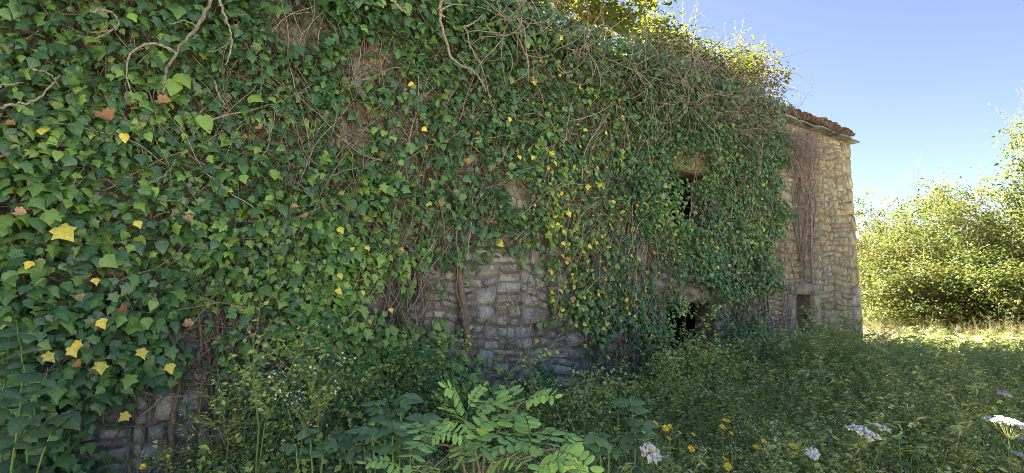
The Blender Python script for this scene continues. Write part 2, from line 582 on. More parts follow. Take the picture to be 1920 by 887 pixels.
# ------------------------------------------------------------------ the ruined house
U_END = wall_uz(1604, 440)[0]
Z_EAVE = wall_uz(1592, 268)[1]
U_BEG = -3.4
def rect(x0, y0, x1, y1):
    a, b = wall_uz(x0, y0), wall_uz(x1, y1)
    return [a[0], b[0], b[1], a[1]]          # u0, u1, z0, z1
WIN_UP = rect(1252, 314, 1338, 440)
DOOR = rect(1252, 568, 1348, 700); DOOR[2] = 0.2
WIN_SMALL = rect(1489, 552, 1526, 622)
HOLES = [WIN_UP, DOOR, WIN_SMALL]
TH = 0.34
HOUSE_O = np.array([U_END, 0, 0])
house = empty("stone_house", "ruined two storey stone house half hidden under ivy, tiled roof at its far end", "house",
              to_world(np.array([U_END, 0.0, float(ground_z(*(to_world(np.array([U_END, 0, 0]))[:2])))])), PHI)
HOUSE_O[2] = house.location.z


def house_part(name, geo, mats, smooth=False, kind=None, parent=None):
    return geo.build(name, mats, parent or house, smooth, HOUSE_O, kind)


def wall_top(u):
    return Z_EAVE - 0.02


def slab_quads(g, cut_u, cut_z, holes, w0, w1):
    """a wall with openings: front and back faces, reveals and edges as triangles"""
    cu, cz = sorted(set(cut_u)), sorted(set(cut_z))
    def hole(i, j):
        if i < 0 or j < 0 or i >= len(cu) - 1 or j >= len(cz) - 1: return True
        a, b = (cu[i] + cu[i + 1]) / 2, (cz[j] + cz[j + 1]) / 2
        return any(h[0] < a < h[1] and h[2] < b < h[3] for h in holes)
    def q(a, b, c, d): g.add([a, b, c, d], [(0, 1, 2), (0, 2, 3)])
    for i in range(len(cu) - 1):
        for j in range(len(cz) - 1):
            if hole(i, j): continue
            a, b, c, d = cu[i], cu[i + 1], cz[j], cz[j + 1]
            q((a, w0, c), (b, w0, c), (b, w0, d), (a, w0, d))
            q((b, w1, c), (a, w1, c), (a, w1, d), (b, w1, d))
            if hole(i - 1, j): q((a, w1, c), (a, w0, c), (a, w0, d), (a, w1, d))
            if hole(i + 1, j): q((b, w0, c), (b, w1, c), (b, w1, d), (b, w0, d))
            if hole(i, j - 1): q((a, w1, c), (b, w1, c), (b, w0, c), (a, w0, c))
            if hole(i, j + 1): q((a, w0, d), (b, w0, d), (b, w1, d), (a, w1, d))


def build_house():
    zb = -0.3
    g = Geo()
    cu = [U_BEG, U_END - 0.02] + [x for h in HOLES for x in h[:2]]
    cz = [zb, Z_EAVE] + [x for h in HOLES for x in h[2:]]
    slab_quads(g, cu, cz, HOLES, 0.024, TH)
    house_part("mortar", g, M_MORTAR)
    # the other walls and the upper floor
    g = Geo()
    DEP = 5.2
    def box(u0, u1, w0, w1, z0, z1):
        v = [(u, w, z) for z in (z0, z1) for w in (w0, w1) for u in (u0, u1)]
        f = [(0, 2, 3), (0, 3, 1), (4, 5, 7), (4, 7, 6), (0, 1, 5), (0, 5, 4), (1, 3, 7), (1, 7, 5), (3, 2, 6), (3, 6, 7), (2, 0, 4), (2, 4, 6)]
        g.add(v, f)
    box(U_BEG, U_END - 0.02, DEP - TH, DEP, zb, Z_EAVE + 0.02)
    house_part("rear_wall", g, M_INNER)
    for a, b in ((U_END - 0.025 - TH, U_END - 0.025), (U_BEG + 0.01, U_BEG + TH)):
        g = Geo()
        top = Z_EAVE
        v = [(a, TH + .004, zb), (b, TH + .004, zb), (a, DEP - TH - .004, zb), (b, DEP - TH - .004, zb), (a, TH + .004, top), (b, TH + .004, top), (a, DEP - TH - .004, top), (b, DEP - TH - .004, top), (a, DEP / 2, top + 0.68), (b, DEP / 2, top + 0.68)]
        f = [(0, 1, 5), (0, 5, 4), (1, 3, 7), (1, 7, 5), (5, 7, 9), (3, 2, 6), (3, 6, 7), (2, 0, 4), (2, 4, 6), (4, 8, 6), (4, 5, 9), (4, 9, 8), (6, 8, 9), (6, 9, 7)]
        g.add(v, f)
        house_part("gable_wall", g, M_STONE_OCHRE)
    g = Geo()
    box(4.4, U_END - TH - 0.04, TH + 0.01, DEP - TH - 0.01, 2.0, 2.15)  # unseen floor extended left over the doorway to darken it
    house_part("upper_floor", g, M_WOOD)


build_house()


def stone_arrays(u0, u1, z0, z1, prot, n=10, w=0.0, rng=random):
    """an irregular dressed block, its face proud of the mortar"""
    cu, cz, hu, hz = (u0 + u1) / 2, (z0 + z1) / 2, (u1 - u0) / 2, (z1 - z0) / 2
    ring, face = [], []
    tiltu, tiltz = rng.uniform(-.25, .25), rng.uniform(-.3, .3)
    skew = rng.uniform(-.12, .12)
    for i in range(n):
        a = 2 * math.pi * (i + 0.5 * rng.random()) / n
        c, s = math.cos(a), math.sin(a)
        e = 0.24
        x = math.copysign(abs(c) ** e, c)
        y = math.copysign(abs(s) ** e, s)
        x *= 1 - rng.random() * 0.05
        y *= 1 - rng.random() * 0.09
        x += skew * y * hz / hu
        ring.append((cu + hu * x, 0.06, cz + hz * y))
        k = 1 - min(0.007, hz * 0.12) / hu, 1 - min(0.007, hz * 0.12) / hz
        face.append((cu + hu * x * k[0] * rng.uniform(.96, 1), w - prot * rng.uniform(.75, 1.05) + (x * tiltu + y * tiltz) * prot, cz + hz * y * k[1] * rng.uniform(.95, 1)))
    cen = (cu + rng.uniform(-.2, .2) * hu, w - prot * rng.uniform(.85, 1.1), cz + rng.uniform(-.2, .2) * hz)
    V = ring + face + [cen]
    T = []
    for i in range(n):
        j = (i + 1) % n
        T += [(i, j, n + j), (i, n + j, n + i), (n + i, n + j, 2 * n)]
    return np.array(V), np.array(T)


# how much of the wall the ivy hides, drawn from what can be seen where
def coverage(px, py):
    """0 bare, 1 fully clad"""
    px, py = np.asarray(px, float), np.asarray(py, float)
    c = np.ones(np.broadcast(px, py).shape)
    def hole(x, y, rx, ry, s, pw=2.0):
        nonlocal c
        d = ((px - x) / rx) ** 2 + ((py - y) / ry) ** 2
        c = c * (1 - s * np.exp(-d ** pw))
    hole(940, 575, 108, 145, 0.99)
    hole(825, 590, 62, 120, 0.5)
    hole(1060, 675, 50, 65, 0.85)
    hole(1150, 690, 40, 70, 0.55)
    hole(735, 560, 60, 50, 0.4)
    hole(780, 430, 120, 50, 0.45)
    hole(965, 372, 30, 30, 0.8)
    hole(300, 825, 165, 95, 0.97)
    hole(370, 590, 55, 80, 0.5)
    hole(440, 690, 110, 80, 0.4)
    hole(690, 120, 60, 55, 0.82)
    hole(655, 230, 45, 70, 0.5)
    hole(560, 55, 70, 45, 0.72)
    hole(790, 300, 70, 110, 0.35)
    hole(620, 340, 40, 90, 0.3)
    hole(900, 300, 40, 60, 0.35)
    hole(1215, 520, 36, 110, 0.55)
    hole(1285, 550, 52, 18, 0.6)
    hole(1272, 298, 38, 11, 0.5)
    hole(1280, 328, 25, 20, 0.95)
    hole(1285, 395, 36, 45, 0.3)
    hole(1300, 640, 56, 80, 0.9)
    hole(1395, 600, 60, 60, 0.45)
    edge = 1462 + 10 * np.sin(py * 0.05) + 6 * np.sin(py * 0.13)
    c = np.where(py > 430, c * np.clip((edge + 4 - (py - 430) * 0.12 - px) / 22, 0.03, 1), c * np.clip((edge + 4 - px) / 14, 0, 1))
    c = np.where((px > 1465) & (py < 320) & (px < 1500), np.maximum(c, 0.35), c)
    return c


def warp(V, fix=False):
    """bends the joints so that no course runs dead straight"""
    p = np.stack([V[:, 0], V[:, 2], 0 * V[:, 0]], -1)
    V = V.copy()
    near = np.min([np.maximum(np.maximum(h[0] - V[:, 0], V[:, 0] - h[1]), np.maximum(h[2] - V[:, 2], V[:, 2] - h[3])) for h in HOLES], axis=0)
    k = np.clip((near - .02) / .25, 0, 1) * np.clip((Z_EAVE - V[:, 2]) / .25, 0, 1)
    if not fix: V[:, 0] += k * ((vnoise(p + 20, 2.6) - .5) * .13 * np.clip((U_END - V[:, 0]) / .3, 0, 1))
    V[:, 2] += k * ((vnoise(p + 40, 2.2) - .5) * .15 + (vnoise(p + 60, 6) - .5) * .03)
    return V


def build_stones():
    blocks = []
    rr = random.Random(3)

    def cut(u0, u1, z0, z1, big):
        w_, h_ = u1 - u0, z1 - z0
        mw, mh = big * rr.uniform(.18, .50), (big * rr.uniform(.10, .24) if big > .9 else rr.uniform(.10, .22))
        if w_ <= mw and h_ <= mh or w_ < .15 and h_ < .15:
            blocks.append((u0, u1, z0, z1)); return
        if w_ / mw > h_ / mh:
            c = u0 + w_ * rr.uniform(.36, .64)
            cut(u0, c, z0, z1, big); cut(c, u1, z0, z1, big)
        else:
            c = z0 + h_ * rr.uniform(.36, .64)
            cut(u0, u1, z0, c, big); cut(u0, u1, c, z1, big)
    u = U_BEG
    while u < U_END - .45:
        u1 = min(u + rr.uniform(1.0, 1.7), U_END - .34)
        if U_END - .34 - u1 < .5: u1 = U_END - .34
        z = 0.05
        while z < Z_EAVE - .04:
            z1 = min(z + rr.uniform(.45, .8), Z_EAVE - .03)
            if Z_EAVE - z1 < .3: z1 = Z_EAVE - .03
            cut(u, u1, z, z1, 1.0 if u < 6.5 else .89)
            z = z1 + .001
            if z1 >= Z_EAVE - .04: break
        if u1 >= U_END - .35: u = u1; break
        u = u1
    z, k = .05, 0
    while z < Z_EAVE - .05:                      # big corner blocks, long and short in turn
        h = rr.uniform(.2, .36)
        if Z_EAVE - .03 - z - h < .16: h = Z_EAVE - .03 - z
        c = U_END - rr.uniform(.30, .34)
        if k % 2: c = U_END - rr.uniform(.15, .2)
        blocks.append((c, U_END + .012, z, z + h))
        if k % 2: blocks.append((u, c, z, z + h * .55)); blocks.append((u, c, z + h * .55, z + h))
        z += h; k += 1
    # clip round the openings
    lint = [(WIN_UP[0] - .28, WIN_UP[1] + .22, WIN_UP[3], WIN_UP[3] + .21), (DOOR[0] - .25, DOOR[1] + .25, DOOR[3], DOOR[3] + .20),
            (WIN_SMALL[0] - .16, WIN_SMALL[1] + .22, WIN_SMALL[3], WIN_SMALL[3] + .17), (WIN_SMALL[0] - .2, WIN_SMALL[0], WIN_SMALL[2], WIN_SMALL[3]),
            (WIN_SMALL[1], WIN_SMALL[1] + .2, WIN_SMALL[2] - .02, WIN_SMALL[3])]
    solid = HOLES + [list(l) for l in lint]
    keep = []
    for b in blocks:
        u0, u1, z0, z1 = b
        for h in solid:
            if u1 > h[0] + .005 and u0 < h[1] - .005 and z1 > h[2] + .005 and z0 < h[3] - .005:
                opts = [(h[0] - u0, (u0, h[0], z0, z1)), (u1 - h[1], (h[1], u1, z0, z1)), (z1 - h[3], (u0, u1, h[3], z1)), (h[2] - z0, (u0, u1, z0, h[2]))]
                best = max(opts, key=lambda t: t[0])
                if best[0] < 0.06: u0 = None; break
                u0, u1, z0, z1 = best[1]
        if u0 is None or u1 - u0 < .06 or z1 - z0 < .05: continue
        keep.append((u0, u1, z0, z1))
    scored = []
    for b in keep:
        P = to_world(np.array([(b[0] + b[1]) / 2, 0, (b[2] + b[3]) / 2]))
        x, y, d = to_px(P)
        inside = -20 < x < 1640 and -20 < y < 880
        area = (b[1] - b[0]) * (b[3] - b[2]) / d ** 2
        s = (1 - float(coverage(x, y))) * (area ** 0.4) if inside and y < 800 else -1
        scored.append((s, b, x))
    scored.sort(key=lambda t: -t[0])
    rest = [Geo(), Geo()]
    for i, (s, b, x) in enumerate(scored):
        gap = rr.uniform(.003, .008)
        w = U_END - b[1] < 0.03
        V, T = stone_arrays(b[0] + gap, b[1] - (0 if w else gap), b[2] + gap, b[3] - gap, rr.uniform(.002, .020), 12, rng=rr)
        V = warp(V, w)
        ochre = b[0] > 6.5 and rr.random() < .93 or rr.random() < .05
        if i < 296 and s > 0:
            o = house_part("stone", Geo().add(V, T), M_STONE_OCHRE if ochre else M_STONE_GREY)
        else:
            rest[1 if ochre else 0].add(V, T)
    g = Geo()
    V, T, m_, u_ = rest[0].arrays(); g.add(V, T, 0)
    V, T, m_, u_ = rest[1].arrays(); g.add(V, T, 1)
    house_part("stone", g, [M_STONE_GREY, M_STONE_OCHRE], kind="stuff")
    # lintels and jambs
    def block(name, u0, u1, z0, z1, prot, mat, label=None, depth=.3):
        # a hewn block: straight arrises a little knocked about, worn front edge
        k, n = 5, 20
        ring = [(u0 + (u1 - u0) * i / k, z0) for i in range(k)] + [(u1, z0 + (z1 - z0) * i / k) for i in range(k)] + [(u1 - (u1 - u0) * i / k, z1) for i in range(k)] + [(u0, z1 - (z1 - z0) * i / k) for i in range(k)]
        sl = rr.uniform(-.03, .03)
        j = lambda a: rr.uniform(-a, a)
        V = [(a + j(.003), depth, b) for a, b in ring]
        fr_ = [(a + (.008 if a == u0 else -.008 if a == u1 else 0) + j(.003), -prot + .006 + j(.004), b + (.007 if b == z0 else -.007 if b == z1 else 0) + j(.006)) for a, b in ring]
        V = V + fr_ + [((u0 + u1) / 2, -prot - .002, (z0 + z1) / 2)]
        T = []
        for i in range(n):
            q = (i + 1) % n
            T += [(i, q, n + q), (i, n + q, n + i), (n + i, n + q, 2 * n)]
        o = house_part(name, Geo().add(np.array(V), np.array(T)), mat)
        if label: o["label"] = label
        return o
    l = lint[0]; block("lintel", l[0], l[1], l[2] + .003, l[3] - .004, .05, M_LINTEL, "long mossy stone lintel over the upper window")
    l = lint[1]; block("lintel", l[0], l[1], l[2] + .003, l[3] - .004, .055, M_LINTEL, "flat stone lintel over the dark doorway")
    l = lint[2]; block("lintel", l[0], l[1], l[2] + .003, l[3] - .004, .05, M_STONE_OCHRE, "pale stone lintel over the small low window")
    l = lint[3]; block("jamb", l[0], l[1], l[2], l[3] - .004, .035, M_STONE_OCHRE)
    l = lint[4]; block("jamb", l[0], l[1], l[2], l[3] - .004, .045, M_STONE_OCHRE, "rust stained upright stone beside the small low window")
    block("sill", WIN_SMALL[0] - .02, WIN_SMALL[1] + .02, WIN_SMALL[2] - .12, WIN_SMALL[2] - .006, .09, M_STONE_OCHRE)
    # quoins turned round the corner: gable side seen edge on
    zc = 0.4
    while zc < Z_EAVE - .1:
        h = min(rr.uniform(.16, .3), Z_EAVE - .03 - zc)
        g = Geo()
        dw = rr.uniform(.25, .5)
        x0, x1 = U_END - .03, U_END + rr.uniform(.004, .02)
        v = np.array([(u, w_, z_) for z_ in (zc + .006, zc + h - .006) for w_ in (.005, dw) for u in (x0, x1)])
        v[[1, 3, 5, 7]] += np.array([[rr.uniform(-.006, .006), 0, rr.uniform(-.006, .006)] for _ in range(4)])
        g.add(v, [(0, 2, 3), (0, 3, 1), (4, 5, 7), (4, 7, 6), (0, 1, 5), (0, 5, 4), (1, 3, 7), (1, 7, 5), (3, 2, 6), (3, 6, 7), (2, 0, 4), (2, 4, 6)])
        house_part("quoin", g, M_STONE_OCHRE)
        zc += h


build_stones()


def tile_mesh(name, r0=0.095, r1=0.075, L=0.42, th=0.014, n=7):
    V, T = [], []
    for rr_, dz in ((0, 0), (-th, 0)):
        for y, r in ((0, r0), (L, r1)):
            for i in range(n):
                a = math.pi * i / (n - 1)
                V.append(((r + rr_) * math.cos(a), y, (r + rr_) * math.sin(a) * .82))
    def ix(s, e, i): return s * 2 * n + e * n + i
    for i in range(n - 1):
        T += [(ix(0, 0, i), ix(0, 1, i), ix(0, 1, i + 1)), (ix(0, 0, i), ix(0, 1, i + 1), ix(0, 0, i + 1))]
        T += [(ix(1, 0, i), ix(1, 1, i + 1), ix(1, 1, i)), (ix(1, 0, i), ix(1, 0, i + 1), ix(1, 1, i + 1))]
        for e in (0, 1): T += [(ix(0, e, i), ix(0, e, i + 1), ix(1, e, i + 1)), (ix(0, e, i), ix(1, e, i + 1), ix(1, e, i))]
    for i in (0, n - 1): T += [(ix(0, 0, i), ix(1, 0, i), ix(1, 1, i)), (ix(0, 0, i), ix(1, 1, i), ix(0, 1, i))]
    return make_mesh(name, np.array(V), np.array(T), M_TILE, smooth=False)


def build_roof():
    slope = R(15)
    rr = random.Random(9)
    ua, ub = U_BEG + .3, U_END + 0.10  # deck extended left past the tiles, unseen, to darken the rooms
    roof = bpy.data.objects.new("roof", None)
    # boarded deck carrying the tiles is the roof part itself
    g = Geo()
    z0 = Z_EAVE + 0.065
    def pt(u, s, dz): return (u, -0.10 + s * math.cos(slope), z0 + s * math.sin(slope) + dz)
    s1 = 2.78
    v = [pt(u, s, dz) for dz in (-.03, 0) for s in (.06, s1) for u in (ua, U_END - .02)]
    back = [(u, 2.57 + s * math.cos(slope), z0 + s1 * math.sin(slope) - s * math.sin(slope) + dz) for dz in (-.03, 0) for s in (0, s1) for u in (ua, U_END - .02)]
    f = [(0, 2, 3), (0, 3, 1), (4, 5, 7), (4, 7, 6), (0, 1, 5), (0, 5, 4), (1, 3, 7), (1, 7, 5), (3, 2, 6), (3, 6, 7), (2, 0, 4), (2, 4, 6)]
    g.add(v, f); g.add(back, f)
    deck = house_part("roof", g, M_WOOD)
    ms = [tile_mesh("roof_tile") for _ in range(1)]
    up = [ms[0]]
    org = Vector(HOUSE_O)
    def tile(u, s, flip, lift, spin):
        P = Vector(pt(u, s, lift)) - org
        M = Matrix.Translation(P) @ Matrix.Rotation(spin, 4, 'Z') @ Matrix.Rotation(slope + rr.uniform(-.03, .05), 4, 'X')
        if flip: M = M @ Matrix.Rotation(math.pi, 4, 'Y')
        M = M @ Matrix.Diagonal((rr.uniform(.95, 1.08), 1, rr.uniform(.92, 1.1), 1))
        link("roof_tile", up[0], deck, mat=M)
    for row in range(5):
        u = 6.75
        k = 0
        while u < ub:
            s = row * 0.33 - 0.02 + rr.uniform(-.035, .03)
            if row < 1: tile(u + .1, s + rr.uniform(-.02, .03), True, 0.10, rr.uniform(-.04, .04))
            if not (row == 0 and rr.random() < .08):
                tile(u, s + .02, False, .055 + rr.uniform(0, .02), rr.uniform(-.07, .07))
            u += 0.2
            k += 1
    # one loose tile lying across the eave, a doubled course near the corner
    for u in np.arange(U_END - 1.5, U_END + .08, .21):
        tile(u, 0.12 + rr.uniform(-.03, .05), False, .10 + rr.uniform(0, .03), rr.uniform(-.12, .12))
    # thin stone slabs bedded under the eave
    u = 5.6
    while u < U_END + .05:
        wd = rr.uniform(.35, .6)
        u1 = min(u + wd, U_END + .17)
        if U_END + .17 - u1 < .2: u1 = U_END + .17
        g = Geo()
        ov = rr.uniform(.12, .18)
        za = Z_EAVE + .003 + rr.uniform(0, .008)
        zb = za + rr.uniform(.022, .038)
        ring = [(u + .006, -ov * rr.uniform(.8, 1)), ((u + u1) / 2 + rr.uniform(-.1, .1), -ov * rr.uniform(.95, 1.12)), (u1 - .006, -ov * rr.uniform(.8, 1)), (u1 - .006, .35), (u + .006, .35)]
        n = len(ring)
        V = [(a, b, za) for a, b in ring] + [(a, b + .006, zb) for a, b in ring]
        T = [(0, i, i + 1) for i in range(n - 1, 0, -1) if i + 1 < n] + [(n, n + i, n + i + 1) for i in range(1, n - 1)]
        for i in range(n):
            j = (i + 1) % n
            T += [(i, j, n + j), (i, n + j, n + i)]
        g.add(V, T)
        house_part("eave_slab", g, M_STONE_GREY)
        u = u1


build_roof()

# ------------------------------------------------------------------ the ivy
def bulge(u, z):
    p = np.stack([u, z, np.zeros_like(u)], -1)
    b = 0.05 + 0.20 * vnoise(p + 3.3, 1.3) ** 1.5 + 0.10 * vnoise(p + 9.1, 3.7)
    b = b + 0.12 * np.clip((0.4 - u) / 1.2, 0, 1)
    top = np.clip((z - (Z_EAVE - 0.9)) / 0.9, 0, 1)
    return b + 0.22 * top ** 1.5 * np.clip((8.6 - u) / 1.0, 0, 1)


def ivy_leaves(u0, u1, n, size, mixw, tplw, yel, seed):
    rng = np.random.default_rng(seed)
    u = rng.uniform(u0, u1, n)
    z = rng.uniform(0.15, Z_EAVE + 0.12, n)
    P3 = np.stack([u, np.zeros(n), z], -1)
    px, py, d = to_px(to_world(P3))
    cov = coverage(px, py)
    pn = np.stack([u, z, np.full(n, 5.0)], -1)
    gap = vnoise(pn, 2.6) * .36 + vnoise(pn + 4, 6.0) * .32 + vnoise(pn + 8, 13.0) * .32
    dens = np.clip(1.55 * cov - (gap < 0.47) * 0.94 * (cov < 1.1), 0, 1) * cov
    ok = rng.random(n) < dens
    u, z, px, py, gap = u[ok], z[ok], px[ok], py[ok], gap[ok]
    n = len(u)
    fr = rng.random(n) ** 0.8
    cvr = coverage(px, py)
    off = 0.03 + fr * bulge(u, z) * np.clip(cvr * 1.2, .2, 1)
    pos = np.stack([u, -off, z], -1)
    # faces turned out and up, tips hanging
    a = rng.normal(R(32), R(22), n)
    yaw = rng.normal(-0.05, 0.55, n)
    nrm = np.stack([np.sin(yaw) * np.cos(a), -np.cos(yaw) * np.cos(a), np.sin(a)], -1)
    sp = rng.normal(0, 0.62, n)
    tip0 = np.stack([np.sin(sp), -0.28 + 0 * sp, -np.cos(sp)], -1)
    tip = tip0 - nrm * np.sum(tip0 * nrm, 1, keepdims=True)
    M = frames(tip, nrm)
    sz = size(u) * np.clip(np.exp(rng.normal(-.06, 0.27, n)), .45, 1.55)
    w = np.array(mixw, float)
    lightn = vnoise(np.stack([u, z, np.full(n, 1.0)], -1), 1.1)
    pl = np.clip((lightn - .30) * 1.5 * w[2] * 2 * np.clip(1.25 - (z - 1.2) / 2.6, .15, 1.2), 0, .55)  # paler leaves thin out upward: dimmer light up there put into leaf colour
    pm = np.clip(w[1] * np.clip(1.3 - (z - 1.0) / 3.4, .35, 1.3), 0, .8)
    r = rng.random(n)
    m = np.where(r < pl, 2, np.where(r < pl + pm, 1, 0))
    r2 = rng.random(n)
    y = yel(px, py)
    m = np.where(r2 < y, 3, np.where(r2 < y * 1.2 + 0.004, 4, m))
    t = rng.choice(3, n, p=tplw)
    t = np.where((m == 4) & (rng.random(n) < .7), 3, t)
    sz = np.where(m >= 3, sz * 0.9, sz)
    return dict(pos=pos, M=M, s=sz, m=m, t=t, fr=fr, px=px, py=py)


_leaf_mesh = {}
def leaf_mesh(t, m):
    if (t, m) not in _leaf_mesh:
        V, T, U = IVY_TPL[t]
        _leaf_mesh[(t, m)] = make_mesh("ivy_leaf", V, T, IVY_MATS[m], uv=U, smooth=False)
    return _leaf_mesh[(t, m)]


def mat4(M3, s, p):
    a = np.eye(4)
    a[:3, :3] = M3 * s
    a[:3, 3] = p
    return Matrix(a.tolist())


def place_ivy(root, org, L, n_single=296, extra=None, lo=False):
    """the leaves that show largest are parts, the others one stuff part"""
    if extra:
        for k in L: L[k] = np.concatenate([np.asarray(extra[k], L[k].dtype).reshape((-1,) + L[k].shape[1:]), L[k]])
    n = len(L["s"])
    W = to_world(L["pos"])
    px, py, d = to_px(W)
    vis = (px > 0) & (px < W_PX) & (py > 0) & (py < H_PX)
    score = np.where(vis, L["s"] / d * (0.25 + L["fr"] ** 2) * np.where(L["m"] >= 3, 1.5, 1), 0)
    if extra: score[:len(extra["s"])] = 99
    order = np.argsort(-score)
    single = order[:n_single]
    mask = np.zeros(n, bool)
    mask[single] = True
    for i in single:
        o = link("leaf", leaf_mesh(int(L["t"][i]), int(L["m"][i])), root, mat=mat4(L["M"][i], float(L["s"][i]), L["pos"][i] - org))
        if L["m"][i] == 3: o["label"] = "yellow ivy leaf"
        elif L["m"][i] == 4: o["label"] = "dry brown leaf"
    g = Geo()
    for t in range(4):
        k = (~mask) & (L["t"] == t)
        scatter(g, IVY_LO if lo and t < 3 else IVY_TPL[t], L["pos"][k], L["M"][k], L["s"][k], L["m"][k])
    g.build("leaf", IVY_MATS, root, False, org, "stuff")


def hand_leaves(rows):
    """rows: px, py, width in pixels, material, shape, spin"""
    E = dict(pos=[], M=[], s=[], m=[], t=[], fr=[], px=[], py=[])
    rng = np.random.default_rng(77)
    for px, py, wpx, mi, ti, spin in rows:
        u, z = wall_uz(px, py, 0.2)
        off = float(bulge(np.array([u]), np.array([z]))[0]) + 0.07
        p = wp(px, py, off)
        d = to_px(to_world(p))[2]
        s = wpx * (.78 if mi > 2 else 1.0) * d / F_PX / 1.05
        a = R(30) + rng.normal(0, .15)
        yaw = rng.normal(-.1, .3)
        nrm = np.array([[math.sin(yaw) * math.cos(a), -math.cos(yaw) * math.cos(a), math.sin(a)]])
        t0 = np.array([[math.sin(spin), -.2, -math.cos(spin)]])
        M = frames(t0 - nrm * np.sum(t0 * nrm), nrm)[0]
        p = p - M[:, 1] * s * .45
        for k, v in (("pos", p), ("M", M), ("s", s), ("m", mi), ("t", ti), ("fr", 1.0), ("px", px), ("py", py)): E[k].append(v)
    return {k: np.array(v) for k, v in E.items()}


def climbing_stem(u, z0, z1, r, rng, lean=0.0, off=0.035):
    n = max(5, int((z1 - z0) / 0.16))
    zs = np.linspace(z0, z1, n)
    us = u + np.cumsum(rng.normal(lean * .05, 0.035, n))
    os_ = off + np.abs(np.cumsum(rng.normal(0, .008, n)))
    return np.stack([us, -os_, zs], -1), np.linspace(r, r * .45, n)


def ivy_stems(root, org, u0, u1, n_thick, n_thin, seed, zmax=None, hand=(), pale=False):
    rng = np.random.default_rng(seed)
    zt = zmax or Z_EAVE
    thick = []
    for pts, r in hand: thick.append((curve(pts, 16, .006, rng), np.linspace(r, r * .55, 16)))
    for i in range(n_thick):
        u = rng.uniform(u0, u1)
        thick.append(climbing_stem(u, 0.1, rng.uniform(.5, 1.0) * zt, rng.uniform(.012, .026), rng, rng.normal(0, .4)))
    for q, (P, r) in enumerate(thick):
        V, T = tube_arrays(P, r, 6)
        Geo().add(V, T).build("stem", M_STEM_PALE if pale and q % 3 else M_STEM, root, True, org)
    g = Geo()
    for i in range(n_thin):
        u = rng.uniform(u0, u1)
        z0 = rng.uniform(.2, zt * .85)
        L = rng.uniform(.4, 1.7)
        n = int(L / .08) + 3
        head = rng.normal(0, .75)
        ang = head + np.cumsum(rng.normal(0, .22, n))
        ang *= np.linspace(1, .6, n)
        st = L / n
        us = u + np.cumsum(np.sin(ang) * st)
        zs = z0 + np.cumsum(np.cos(ang) * st)
        o = rng.uniform(.02, .15) * (1 if rng.random() < .6 else .3) + np.abs(np.cumsum(rng.normal(0.001, .008, n)))
        k = (zs < Z_EAVE + .05) & (us < U_END - .1)
        if k.sum() < 4: continue
        kk = int(np.argmin(k)) if not k.all() else n
        if kk < 4: continue
        pth = np.stack([us, -o, zs], -1)[:kk]
        # stay off the open doorway and windows
        if any(((h[0] - .12 < pth[:, 0]) & (pth[:, 0] < h[1] + .12) & (h[2] - .1 < pth[:, 2]) & (pth[:, 2] < h[3] + .2)).mean() > .12 for h in HOLES) and rng.random() < .92: continue
        mx, my, _d = to_px(to_world(pth))
        if coverage(mx, my).min() < .4 and (mx.mean() > 740 or my.mean() > 690) and my.mean() > 215 and rng.random() < .92: continue
        V, T = tube_arrays(pth, np.linspace(rng.uniform(.003, .009), .0018, kk), 3)
        g.add(V, T, rng.choice(3, p=[.5, .2, .3]))
    g.build("twig", [M_STEM, M_STEM_GREY, M_STEM_PALE], root, True, org, "stuff")


def ivy_root(label, u, group=None):
    P = to_world(np.array([u, 0, 0.0]))
    zg = float(ground_z(P[0], P[1]))
    org = np.array([u, -0.05, zg])
    return empty("ivy", label, "ivy", to_world(org), PHI, group), org


def y_left(px, py): return 0.002 + 0.006 * ((py > 560) & (px < 420)) + 0 * px
def y_mid(px, py):
    return 0.008 + 0.15 * np.exp(-(((px - 1095) / 100) ** 2 + ((py - 500) / 130) ** 2)) + 0.02 * ((px > 960) & (py > 230)) + 0 * py
def y_right(px, py): return 0.012 + 0 * px


U1, U2 = 1.45, 5.0
r1, o1 = ivy_root("broad leaved ivy clothing the left end of the wall, with large yellow and tan leaves", 0.2)
H1 = hand_leaves([(122, 436, 54, 3, 0, .7), (78, 243, 30, 3, 2, .2), (52, 496, 24, 3, 1, -.3), (190, 690, 32, 3, 0, .1), (136, 660, 30, 3, 0, .5), (95, 670, 30, 3, 0, .9),
                  (268, 663, 28, 3, 0, .3), (318, 692, 27, 3, 1, .3), (240, 715, 30, 2, 0, -.2), (232, 782, 26, 3, 0, -.9), (190, 608, 28, 3, 1, .5), (146, 645, 24, 3, 0, 1.1),
                  (200, 221, 40, 4, 3, .6), (309, 192, 32, 4, 3, 1.2), (352, 413, 25, 4, 3, .5), (4, 296, 26, 4, 3, .2), (326, 162, 34, 2, 2, -.2), (347, 148, 36, 2, 1, .5),
                  (388, 230, 36, 2, 2, .4), (480, 182, 30, 2, 1, .9), (20, 235, 26, 4, 3, 1.0), (148, 684, 22, 4, 3, .8), (355, 608, 22, 4, 3, 1.2), (152, 560, 22, 4, 3, .3),
                  (234, 258, 24, 3, 2, .2), (260, 420, 22, 3, 1, .4), (180, 527, 20, 3, 1, .2), (515, 325, 24, 2, 2, 0.), (232, 582, 24, 4, 3, .9), (276, 604, 22, 2, 1, .2), (40, 400, 26, 4, 3, 1.3)])
L1 = ivy_leaves(U_BEG, U1, 31000, lambda u: 0.063 - 0.002 * np.clip(u, 0, 9), (.3, .40, .24), [.55, .27, .18], y_left, 1)
place_ivy(r1, o1, L1, 296, H1)
